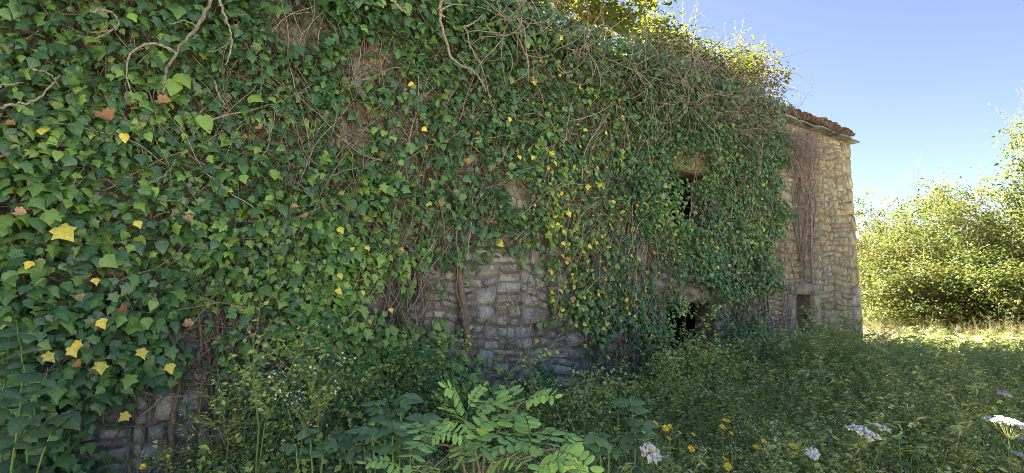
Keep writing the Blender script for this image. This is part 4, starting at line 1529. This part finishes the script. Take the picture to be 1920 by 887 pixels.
Pf = sample_ground(3000, np.random.default_rng(61), dens_front, (-4, 9), (1.4, 12))
field("meadow_weeds", "shaded mass of fine leaved meadow weeds with tiny pale flowers in front of the wall", "weeds", Pf, T_FINE[:6] + T_LANCE, MM, 62, .62, 1.12, True)
Pl = sample_ground(2600, np.random.default_rng(63), lambda q, s, w: in_view(q) & (w < -.02) & (q[:, 1] > 1.4) & (s < 12), (-4, 9), (1.4, 12))
field("ground_cover", "low leafy ground cover filling the floor of the shaded meadow", "ground cover", Pl, T_LOW, MM, 64)
Pg = sample_ground(1500, np.random.default_rng(65), lambda q, s, w: in_view(q) & (w < -.05) & (q[:, 1] > 1.6) & (s < 12), (-4, 9), (1.4, 12))
field("grass", "green grass blades mixed through the shaded meadow", "grass", Pg, T_GRASS, [M_BLADE], 66, .75, 1.45, True)
far = lambda q, s, w: in_view(q) & (s > 9.6) & ((w < -.1) | (s > U_END + .2)) & (q[:, 1] > 6)
Pd = sample_ground(1700, np.random.default_rng(67), far, (4, 18), (6, 18))
field("dry_grass", "sunlit straw coloured grass in the clearing before the hedge", "grass", Pd, T_GRASS, [M_DRY], 68, .35, .8)
Pe = sample_ground(1900, np.random.default_rng(69), far, (4, 18), (6, 18))
field("clearing_weeds", "sunlit green and straw weeds in the clearing before the hedge", "weeds", Pe, T_LOW + T_FINE[:3], [M_DRY, M_HEDGE_GREEN, M_HEDGE, M_DRY, M_LEMON], 70, .4, .9)


def stalk_template(rng, h):
    g = Geo()
    for i in range(3):
        a = rng.uniform(-.5, .5)
        top = np.array([rng.normal(0, .2), rng.normal(-.05, .12), 1.0]) * h * rng.uniform(.7, 1.1)
        p = curve([(rng.normal(0, .03), rng.normal(0, .03), 0), top * .5 + rng.normal(0, .02, 3), top], 6)
        V, T = tube_arrays(p, np.linspace(.0017, .0008, 6), 3)
        g.add(V, T[:-6], 0)
        for j in range(5):
            q = p[rng.integers(2, 6)]
            e = q + np.array([rng.normal(0, .07), rng.normal(0, .07), rng.uniform(.02, .12)])
            V, T = tube_arrays(np.array([q, (q + e) / 2 + [0, 0, .01], e]), np.array([.0014, .001, .0007]), 3)
            g.add(V, T[:-6], 0)
            scatter(g, FLORET, e[None] + rng.normal(0, .008, (4, 3)), frames(rng.normal(0, 1, (4, 3)), rng.normal(0, 1, (4, 3))), rng.uniform(.005, .010, 4), int(rng.choice([0, 1, 2], p=[.5, .3, .2])))
    return g.arrays()


T_STALK = [stalk_template(_r, _r.uniform(.6, .95)) for _ in range(6)]
Ps = sample_ground(70, np.random.default_rng(71), lambda q, s, w: in_view(q) & (w < -.1) & (q[:, 1] > 2.0) & (s < 12), (-4, 10), (1.4, 13))
field("dry_stalks", "thin straw coloured stalks with seed heads standing above the shaded meadow weeds", "stalks", Ps, T_STALK, [M_STALK, M_WEED_PALE, M_WHITE], 72, .6, .85)


# ------------------------------------------------------------------ taller plants along the wall foot
def tall_weed(label, pts, depth, r, seed, n_br=16, n_leaf=150, leaf=.028, mats=None, flowers=0, br=.28):
    rng = np.random.default_rng(seed)
    P = [at_depth(x, y, depth + dd) for x, y, dd in pts]
    base = np.array([P[0][0], P[0][1], gz(P[0][0], P[0][1])])
    path = curve([base] + P, 16, .004, rng)
    root = empty("tall_weed", label, "weed", base, 0, "tall thin weeds before the wall")
    V, T = tube_arrays(path, np.linspace(r, r * .3, 16), 5)
    Geo().add(V, T).build("stem", M_TWIG_GREEN, root, True, base)
    g = Geo()
    paths = []
    for b in range(n_br):
        f = rng.uniform(.35, .98)
        a = np.array([np.interp(f, np.linspace(0, 1, 16), path[:, c]) for c in range(3)])
        az = rng.uniform(0, 6.28)
        L = br * rng.uniform(.5, 1.2) * (1.3 - f * .7)
        e = a + np.array([math.cos(az) * L * .6, math.sin(az) * L * .6, L * .75])
        p_ = curve([a, (a + e) / 2 + [0, 0, -L * .04], e], 5)
        V, T = tube_arrays(p_, np.linspace(.0022, .0008, 5), 3)
        g.add(V, T, 0)
        paths.append(p_)
    k = rng.integers(0, len(paths), n_leaf)
    f = rng.random(n_leaf)
    pp = np.array([[np.interp(f[i], np.linspace(0, 1, 5), paths[k[i]][:, c]) for c in range(3)] for i in range(n_leaf)])
    az = rng.uniform(0, 6.28, n_leaf)
    scatter(g, SMALL, pp, frames(np.stack([np.cos(az), np.sin(az), rng.normal(.2, .4, n_leaf)], -1), rng.normal(0, .4, (n_leaf, 3)) + [.2, -.6, 1]), leaf * rng.uniform(.5, 1.3, n_leaf), np.where(rng.random(n_leaf) < .35, 2, 1))
    if flowers:
        e = np.array([paths[i][-1] for i in rng.integers(0, len(paths), flowers)]) + rng.normal(0, .02, (flowers, 3))
        scatter(g, FLORET, e, frames(rng.normal(0, 1, (flowers, 3)), rng.normal(0, .4, (flowers, 3)) + [0, 0, 1]), rng.uniform(.008, .014, flowers), 3)
    g.build("foliage", MM, root, False, base, "stuff")


tall_weed("tall upright yellow green weed stem, the highest before the left part of the wall", [(484, 800, 0), (474, 690, 0), (487, 560, .05)], 2.7, .006, 201)
tall_weed("tall weed leaning to the right from the same spot as the highest stem", [(490, 830, 0), (528, 740, .05), (582, 600, .15)], 2.75, .005, 202)
tall_weed("thin branching weed with a spray of tiny white flowers on the left", [(560, 850, 0), (580, 790, 0), (585, 715, .05)], 2.6, .004, 203, 14, 90, .02, None, 90)
tall_weed("slim pale weed standing between the white flowered weed and the bare stones", [(600, 860, 0), (592, 740, 0), (588, 640, .05)], 2.9, .004, 204)
tall_weed("fine weed in front of the vine trunk on the bare stones", [(900, 800, 0), (893, 740, 0), (872, 650, .05)], 4.2, .004, 205, 12, 80, .03)
tall_weed("thin weed in front of the middle of the bare stones", [(945, 780, 0), (940, 700, 0), (946, 570, 0)], 4.4, .004, 206, 10, 60, .03)
tall_weed("slender weed standing before the dark doorway", [(1285, 720, 0), (1287, 640, 0), (1283, 560, 0)], 6.0, .005, 207, 16, 150, .035)
tall_weed("bushy weed in front of the right side of the doorway", [(1325, 720, 0), (1328, 660, 0), (1330, 590, 0)], 5.9, .005, 208, 22, 260, .04)
tall_weed("weed with feathery leaves at the wall foot under the yellow ivy leaves", [(1010, 820, 0), (1000, 740, 0), (990, 660, 0)], 4.3, .005, 209, 16, 140, .03)
tall_weed("weed leaning out in front of the small low window", [(1480, 700, 0), (1500, 640, 0), (1520, 585, 0)], 7.4, .005, 210, 18, 180, .045)
tall_weed("thin weed at the foot of the left wall beside the pale stones", [(425, 860, 0), (420, 780, 0), (445, 700, 0)], 3.0, .004, 211, 14, 120, .025)


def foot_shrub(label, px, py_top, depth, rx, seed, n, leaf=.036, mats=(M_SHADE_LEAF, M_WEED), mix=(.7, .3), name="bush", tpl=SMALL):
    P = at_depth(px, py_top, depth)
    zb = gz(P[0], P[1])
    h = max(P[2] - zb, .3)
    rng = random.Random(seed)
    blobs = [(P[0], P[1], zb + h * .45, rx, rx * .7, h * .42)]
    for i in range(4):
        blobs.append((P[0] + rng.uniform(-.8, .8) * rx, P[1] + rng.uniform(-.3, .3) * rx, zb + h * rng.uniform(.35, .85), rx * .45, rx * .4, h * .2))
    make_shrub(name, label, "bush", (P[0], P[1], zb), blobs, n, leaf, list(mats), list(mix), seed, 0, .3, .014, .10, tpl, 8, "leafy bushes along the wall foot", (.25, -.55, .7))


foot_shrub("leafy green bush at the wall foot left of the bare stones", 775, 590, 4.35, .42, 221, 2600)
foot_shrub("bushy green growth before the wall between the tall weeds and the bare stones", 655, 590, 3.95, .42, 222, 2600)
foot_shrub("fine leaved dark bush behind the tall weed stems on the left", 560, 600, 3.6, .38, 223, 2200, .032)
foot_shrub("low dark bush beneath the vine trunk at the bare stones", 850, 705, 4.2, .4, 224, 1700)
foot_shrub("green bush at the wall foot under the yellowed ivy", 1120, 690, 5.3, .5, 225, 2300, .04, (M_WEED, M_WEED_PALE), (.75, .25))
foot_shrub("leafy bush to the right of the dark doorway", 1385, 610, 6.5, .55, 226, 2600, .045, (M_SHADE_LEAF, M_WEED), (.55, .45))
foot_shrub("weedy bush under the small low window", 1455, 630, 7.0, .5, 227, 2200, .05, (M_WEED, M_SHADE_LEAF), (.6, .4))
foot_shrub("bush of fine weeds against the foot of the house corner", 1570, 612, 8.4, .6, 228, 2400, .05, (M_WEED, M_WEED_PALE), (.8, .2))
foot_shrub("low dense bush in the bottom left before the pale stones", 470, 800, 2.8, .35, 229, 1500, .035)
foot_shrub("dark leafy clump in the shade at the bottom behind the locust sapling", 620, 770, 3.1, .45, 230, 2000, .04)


foot_shrub("pale green weedy bush before the doorway and its left jamb", 1265, 640, 5.6, .5, 231, 2400, .036, (M_WEED, M_WEED_PALE), (.7, .3))
foot_shrub("pale green weedy bush between the doorway and the small low window", 1420, 640, 6.6, .55, 232, 2400, .04, (M_WEED, M_WEED_PALE), (.75, .25))
foot_shrub("fine pale bush at the wall foot right of the bare stones", 1055, 700, 4.7, .4, 233, 1600, .03, (M_WEED, M_WEED_PALE), (.75, .25))
foot_shrub("low fine weedy bush before the bare stones", 950, 715, 4.4, .45, 234, 1500, .028, (M_WEED, M_SHADE_LEAF), (.7, .3))
foot_shrub("bushy weed hiding the wall between the bare stones and the doorway", 1180, 680, 5.2, .45, 235, 1900, .034, (M_WEED, M_WEED_PALE), (.75, .25))


def cane_plant(label, base_px, depth, canes, leaf, seed, mat=M_BROAD, pair=.15, name="broad_leaved_shrub", cat="shrub", tpl=OVATE, rows=1.0):
    """arching canes with opposite broad leaves; every leaf is a part"""
    rng = np.random.default_rng(seed)
    B = at_depth(base_px, 800, depth)
    base = np.array([B[0], B[1], gz(B[0], B[1])])
    root = empty(name, label, cat, base)
    me = make_mesh("broad_leaf", tpl[0], tpl[1], mat, uv=tpl[2])
    for (mx, my, tx, ty, dd) in canes:
        m0, t0 = at_depth(mx, my, depth + dd * .5), at_depth(tx, ty, depth + dd)
        path = curve([base + rng.normal(0, .04, 3) * [1, 1, 0], m0, t0], 14, .004, rng)
        V, T = tube_arrays(path, np.linspace(.0055, .0018, 14), 5)
        Geo().add(V, T).build("stem", M_TWIG_GREEN, root, True, base)
        L = np.linalg.norm(np.diff(path, axis=0), axis=1).sum()
        n = int(L / pair)
        for i in range(n):
            f = .28 + .72 * (i + .5) / n
            p = np.array([np.interp(f, np.linspace(0, 1, 14), path[:, c]) for c in range(3)])
            q = np.array([np.interp(min(f + .06, 1), np.linspace(0, 1, 14), path[:, c]) for c in range(3)])
            ax = q - p + 1e-5
            az = i * 1.57 + rng.normal(0, .3)
            for sgn in (0, math.pi):
                a = az + sgn
                tip = np.array([math.cos(a), math.sin(a) - .2, rng.normal(-.35, .25)]) + ax / np.linalg.norm(ax) * .45
                nrm = np.array([rng.normal(0, .25), -.45 + rng.normal(0, .2), .9])
                M = frames(tip[None], nrm[None])[0]
                s = leaf * rng.uniform(.65, 1.2) * (1.1 - .35 * f)
                link("leaf", me, root, mat=mat4(M, s, p - base))


cane_plant("dark broad leaved shrub filling the bottom left corner", 20, 2.35, [(40, 760, 30, 600, .1), (60, 800, 90, 690, 0), (0, 800, -10, 640, .1), (90, 830, 130, 770, -.05), (30, 830, 60, 780, -.25),
                                                                            (-20, 830, 10, 720, -.2), (10, 700, 25, 600, .25)], .11, 301)
cane_plant("dark heart leaved shrub beside the left of the locust sapling", 740, 2.45, [(720, 820, 700, 750, .1), (750, 810, 765, 735, .15), (780, 830, 800, 775, 0), (700, 850, 680, 800, 0), (735, 850, 735, 790, -.15),
                                                                                     (690, 870, 655, 840, 0), (770, 860, 780, 820, -.1), (660, 870, 640, 800, .2)], .095, 302)
cane_plant("upright broad leaved plant at the bottom right of the locust sapling", 1190, 2.5, [(1188, 830, 1184, 745, 0), (1200, 850, 1205, 790, -.1), (1175, 870, 1165, 810, .1), (1215, 870, 1235, 840, .1)], .10, 303)
cane_plant("low broad leaved plant between the locust sapling and the yellow flowers", 1130, 2.3, [(1125, 860, 1115, 815, 0), (1140, 870, 1150, 840, 0), (1100, 880, 1085, 840, .1)], .075, 304)
cane_plant("small leafy plant at the bottom between the tall weeds and the heart leaved shrub", 590, 2.4, [(585, 860, 575, 800, 0), (605, 870, 620, 820, 0), (560, 880, 540, 830, .1)], .07, 305)
cane_plant("lone broad leaved plant among the weeds below the white umbels", 1700, 2.6, [(1690, 860, 1680, 815, 0), (1710, 870, 1722, 840, .1)], .06, 306)


# ------------------------------------------------------------------ locust sapling in the foreground
def locust():
    rng = np.random.default_rng(401)
    dpt = 1.62
    B = at_depth(905, 887, dpt)
    base = np.array([B[0], B[1] + .05, gz(B[0], B[1] + .05)])
    root = empty("locust_sapling", "bright green locust sapling with feathered compound leaves at the bottom centre", "sapling", base)
    def at(x, y, d=0): return at_depth(x, y, dpt + d)
    stems = [([base, at(905, 900), at(930, 815, .05), at(975, 757, .1), at(1000, 752, .12)], .0065), ([base, at(900, 905), at(860, 845, -.05), at(800, 826, -.08), at(770, 800, -.05)], .006),
             ([base, at(915, 905), at(985, 860, -.1), at(1035, 843, -.12), at(1075, 862, -.12)], .006), ([base, at(890, 900), at(872, 830, .1), at(876, 770, .18)], .005),
             ([base, at(880, 910), at(800, 885, -.15), at(755, 880, -.18)], .005), ([base, at(930, 910), at(1000, 890, -.2)], .005)]
    for pts, r in stems:
        V, T = tube_arrays(curve(pts, 16, .002, rng), np.linspace(r * .8, r * .3, 16), 6)
        Geo().add(V, T).build("stem", M_STEM, root, True, base)
    me = make_mesh("leaflet", LEAFLET[0], LEAFLET[1], M_LOCUST, uv=LEAFLET[2])
    #        start          tip      depth of start, tip   pairs  leaflet px
    leaves = [(876, 780, 836, 725, .15, .05, 7, 22), (876, 768, 906, 724, .18, .2, 6, 14), (868, 800, 832, 766, .1, -.02, 6, 20), (885, 785, 948, 750, .12, .15, 6, 21),
              (958, 772, 902, 764, .1, -.05, 5, 26), (978, 760, 1040, 744, .1, .02, 7, 20), (970, 762, 946, 729, .1, .2, 4, 24), (964, 826, 964, 776, 0, .1, 4, 30),
              (997, 840, 984, 778, -.02, .1, 6, 25), (1022, 842, 1046, 806, -.1, .02, 6, 24), (1030, 846, 900, 856, -.12, -.2, 8, 27), (1040, 848, 1106, 878, -.12, -.15, 6, 26),
              (1045, 850, 1088, 818, -.1, 0, 6, 15), (800, 826, 766, 794, -.08, -.02, 4, 22), (802, 828, 832, 792, -.08, 0, 5, 24), (800, 830, 872, 818, -.08, -.15, 6, 21),
              (800, 832, 768, 872, -.08, -.25, 4, 30), (758, 882, 686, 868, -.18, -.2, 6, 19), (868, 842, 922, 788, -.02, .08, 6, 24), (880, 834, 858, 868, 0, -.15, 3, 27),
              (940, 818, 884, 838, 0, -.12, 5, 24), (905, 892, 990, 872, -.15, -.3, 6, 27), (1045, 862, 1092, 890, -.15, -.25, 5, 27), (995, 892, 1058, 868, -.2, -.25, 6, 25),
              (820, 890, 772, 890, -.15, -.3, 4, 24), (850, 880, 905, 838, -.05, -.15, 5, 23)]
    for (x0, y0, x1, y1, d0, d1, pairs, lp) in leaves:
        a, c = at(x0, y0, d0), at(x1, y1, d1)
        L = np.linalg.norm(c - a)
        path = curve([a, (a + c) / 2 + np.array([0, 0, L * .14]), c], 10)
        lb = a
        r_ = Geo()
        V, T = tube_arrays(path, np.linspace(.0016, .0006, 10), 4)
        r_.add(V, T)
        cl = r_.build("compound_leaf", M_TWIG_GREEN, root, True, base)
        axis = (c - a) / L
        nrm = np.array([0, -.55, .8]) + rng.normal(0, .22, 3)
        side = np.cross(axis, nrm); side /= np.linalg.norm(side)
        nn = np.cross(side, axis)
        if nn[2] < 0: nn = -nn
        size = lp * 1.27 * (dpt + d1) / F_PX
        for i in range(pairs + 1):
            f = .16 + .84 * i / pairs if pairs else 1
            p = np.array([np.interp(f, np.linspace(0, 1, 10), path[:, q]) for q in range(3)])
            s = size * (1.0 - .25 * f) * (.75 if i == 0 else 1)
            if i == pairs:
                dirs = [axis]
            else:
                dirs = [side * .95 + axis * .32, -side * .95 + axis * .32]
            for d_ in dirs:
                t = d_ + rng.normal(0, .10, 3) - nn * .12
                n_ = nn + rng.normal(0, .17, 3)
                link("leaflet", me, cl, mat=mat4(frames(t[None], n_[None])[0], s * rng.uniform(.88, 1.12), p - base))


locust()

# ------------------------------------------------------------------ flowers
def daisy_meshes(mat, n=13, name="flower_head"):
    g = Geo()
    for ring, (r0, r1, z_, k) in enumerate([(.12, 1.0, .16, n), (.08, .68, .26, n - 3)]):
        for i in range(k):
            a = 2 * math.pi * (i + .5 * ring) / k
            c, s = math.cos(a), math.sin(a)
            w = 2.6 / k
            V = [(c * r0, s * r0, .06), (c * r1 * .75 - s * w * r1 * .5, s * r1 * .75 + c * w * r1 * .5, z_), (c * r1, s * r1, z_ * .95), (c * r1 * .75 + s * w * r1 * .5, s * r1 * .75 - c * w * r1 * .5, z_)]
            g.add(V, [(0, 2, 1), (0, 3, 2)], 0)
    V, T = tube_arrays(np.array([(0, 0, -.35), (0, 0, -.1), (0, 0, .05)]), np.array([.12, .3, .22]), 6)
    g.add(V, T, 1)
    V, T, m_, u_ = g.arrays()
    return make_mesh(name, V, T, [mat, M_TWIG_GREEN], m_)


HEAD_Y, HEAD_L = daisy_meshes(M_YELLOW), daisy_meshes(M_LEMON)


def daisy(px, py, wpx, depth, label, head=HEAD_Y, group="yellow daisies in the meadow", seed=0, tilt=None):
    rng = np.random.default_rng(500 + seed)
    P = at_depth(px, py, depth)
    b = np.array([P[0] + rng.normal(0, .04), P[1] + rng.normal(0, .04), 0])
    b[2] = gz(b[0], b[1])
    root = empty("yellow_daisy", label, "flower", b, 0, group)
    path = curve([b, (b + P) / 2 + rng.normal(0, .02, 3), P], 9)
    V, T = tube_arrays(path, np.linspace(.0014, .0009, 9), 4)
    Geo().add(V, T).build("stem", M_FLOWER_STEM, root, True, b)
    s = wpx * 1.08 * depth / F_PX / 2
    n = np.array([rng.normal(0, .3), rng.normal(-.35, .3), 1.0]) if tilt is None else np.array(tilt)
    M = frames(np.array([[1.0, 0.3, 0]]) - n[None] * 0, n[None])[0]
    # make the head's own axis its normal
    nn = n / np.linalg.norm(n); x = np.cross([0, 1, 0], nn); x /= np.linalg.norm(x); y = np.cross(nn, x)
    link("flower_head", head, root, mat=mat4(np.stack([x, y, nn], -1), s, P - b))


BIG = [(1229, 793, 12, "deep yellow daisy nearest the wall in the small cluster behind the large white umbel", (.5, -.3, .8)),
       (1248, 803, 14, "full yellow daisy facing the viewer in the cluster behind the large white umbel", (.1, -.8, .7)),
       (1256, 799, 9, "small yellow daisy touching the full one in the cluster behind the white umbel", (.2, -.6, .8)),
       (1274, 811, 10, "orange yellow daisy right of the cluster behind the white umbel", (.5, -.3, .8)),
       (1254, 822, 12, "yellow daisy just below the cluster behind the white umbel", (.4, -.4, .8)),
       (1207, 811, 8, "small yellow daisy beside the upright broad leaved plant", (.5, -.3, .8)),
       (1222, 843, 9, "yellow daisy peeping over the edge of the large white umbel", (0, -.6, .8)),
       (1296, 842, 14, "yellow daisy between the large white umbel and the pair at the bottom", (.1, -.7, .7)),
       (1362, 789, 14, "orange yellow daisy above the smaller pale one in the middle of the meadow", (.1, -.4, .9)),
       (1355, 801, 13, "pale yellow daisy just under the orange one in the middle of the meadow", (.1, -.6, .8)),
       (1371, 813, 11, "tilted yellow daisy lowest of the three in the middle of the meadow", (.5, -.4, .8)),
       (1418, 839, 15, "bright yellow daisy left of the widest one at the bottom", (.1, -.4, .9)),
       (1432, 828, 13, "yellow daisy set slightly above its bright neighbour at the bottom", (.4, -.4, .8)),
       (1487, 838, 20, "widest yellow daisy in the foreground meadow", (.15, -.35, .9)),
       (1359, 861, 13, "yellow daisy above the lowest full one at the bottom edge", (.4, -.4, .8)),
       (1364, 875, 16, "lowest full yellow daisy at the bottom edge of the meadow", (0, -.8, .7)),
       (1300, 815, 10, "pale half closed daisy above the daisy between the umbel and the bottom pair", (.3, -.4, .8)),
       (1904, 873, 14, "yellow daisy in the bottom right corner", (.1, -.3, .9)),
       (1836, 883, 12, "yellow daisy at the bottom edge left of the corner one", (.2, -.4, .9)),
       (268, 875, 12, "single yellow daisy at the bottom left before the pale stones", (0, -.8, .6)),
       (315, 856, 7, "tiny yellow flower above the single daisy at the bottom left", (.3, -.6, .7))]
for i, (x, y, w_, lb, tl) in enumerate(BIG):
    daisy(x, y, w_, 2.2 if x > 1000 else 2.3, lb, HEAD_Y, seed=i, tilt=tl)
FARF = [(1624, 700), (1674, 703), (1704, 698), (1640, 726), (1618, 738), (1579, 755), (1699, 728), (1721, 734), (1742, 719), (1747, 750), (1649, 755), (1527, 747), (1525, 774), (1610, 781), (1698, 820), (1769, 824),
        (1801, 778), (1834, 709), (1836, 703), (1828, 695), (1676, 801), (1818, 823), (1785, 828), (1568, 761), (1383, 685), (1421, 705), (1430, 716), (1446, 712), (1502, 772), (1447, 697), (1738, 798), (1661, 714)]
BANDS = [("upper", 0, 712), ("middle", 712, 757), ("lower", 757, 900)]
ORD = ["leftmost", "second from the left", "third from the left", "fourth from the left", "fifth from the left", "sixth from the left", "seventh from the left", "eighth from the left", "ninth from the left"]
for band, ya, yb in BANDS:
    row = sorted([p_ for p_ in FARF if ya <= p_[1] < yb])
    for i, (x, y) in enumerate(row):
        k = len(row) - 1 - i
        where = ORD[i] if i <= k else ORD[k].replace("left", "right")
        dp = np.interp(y, [685, 830], [3.7, 2.45])
        daisy(x, y, 9 + (i * 7 % 5), dp, "lemon daisy, %s in the %s row of the far meadow" % (where, band), HEAD_L, "lemon daisies in the middle distance", 40 + x % 97, (.1 + .05 * (i % 3), -.12, 1))


def umbel(px, py, wpx, label, dia=.085, tilt=(0, -.2, 1), seed=0, dense=1.0):
    rng = np.random.default_rng(700 + seed)
    depth = min(dia * F_PX / wpx, 4.6)
    P = at_depth(px, py, depth)
    b = np.array([P[0] + .05, P[1] + .06, 0]); b[2] = gz(b[0], b[1])
    root = empty("wild_carrot", label, "flower", b, 0, "white wild carrot umbels")
    nn = np.array(tilt, float); nn /= np.linalg.norm(nn)
    neck = P - nn * dia * .55
    path = curve([b, (b + neck) / 2 + rng.normal(0, .03, 3), neck], 12)
    V, T = tube_arrays(path, np.linspace(.0024, .0013, 12), 5)
    Geo().add(V, T).build("stem", M_FLOWER_STEM, root, True, b)
    x = np.cross([0.2, 1, 0], nn); x /= np.linalg.norm(x); y = np.cross(nn, x)
    g, h = Geo(), Geo()
    k = int(26 * dense)
    for i in range(k):
        rr = math.sqrt((i + .4) / k) * dia / 2
        a = i * 2.39996 + rng.normal(0, .1)
        c = P + (x * math.cos(a) + y * math.sin(a)) * rr + nn * (.1 * dia * (1 - (rr / dia * 2) ** 2) + rng.normal(0, .0025))
        V, T = tube_arrays(curve([neck, (neck + c) / 2 - nn * .004, c - nn * .004], 4), .0007, 3)
        h.add(V, T)
        nf = 26
        q = rng.normal(0, 1, (nf, 2)) * dia * .05
        pts = c + q[:, :1] * x + q[:, 1:] * y + nn * rng.normal(0, .0016, (nf, 1))
        scatter(g, FLORET, pts, frames(rng.normal(0, 1, (nf, 3)), nn + rng.normal(0, .14, (nf, 3))), rng.uniform(.007, .011, nf), 0)
    h.build("ray", M_WEED_STEM, root, False, b, "stuff")
    g.build("floret", M_WHITE, root, False, b, "stuff")


umbel(1221, 851, 38, "large flat white umbel tilted to the viewer at the bottom centre right", .085, (.45, -.75, .8), 1)
umbel(1620, 812, 52, "broad white umbel seen from the side in the middle of the meadow", .09, (.28, -.2, 1), 2)
umbel(1898, 796, 56, "widest white umbel cut by the right edge", .09, (.25, -.06, 1), 3)
umbel(1860, 787, 26, "smaller white umbel just left of the widest one at the right edge", .06, (.1, -.12, 1), 4)
umbel(1884, 741, 19, "slim white umbel, upper of the stacked pair at the right", .06, (.25, -.04, 1), 5)
umbel(1878, 734, 15, "thin edge on white umbel topmost at the right", .06, (.05, -.02, 1), 6)
umbel(1846, 753, 15, "faint white umbel left of the stacked pair at the right", .06, (.25, -.08, 1), 7)
umbel(1524, 851, 22, "small round white umbel at the bottom between daisies", .05, (.05, -.6, .8), 8)
umbel(1914, 822, 20, "white umbel under the widest one at the right edge", .06, (.2, -.1, 1), 9)
umbel(1912, 854, 22, "lowest white umbel at the right edge", .06, (.2, -.1, 1), 10)
umbel(1652, 803, 30, "sparse greenish white umbel behind the broad one in the middle", .07, (.3, -.2, 1), 11, .35)
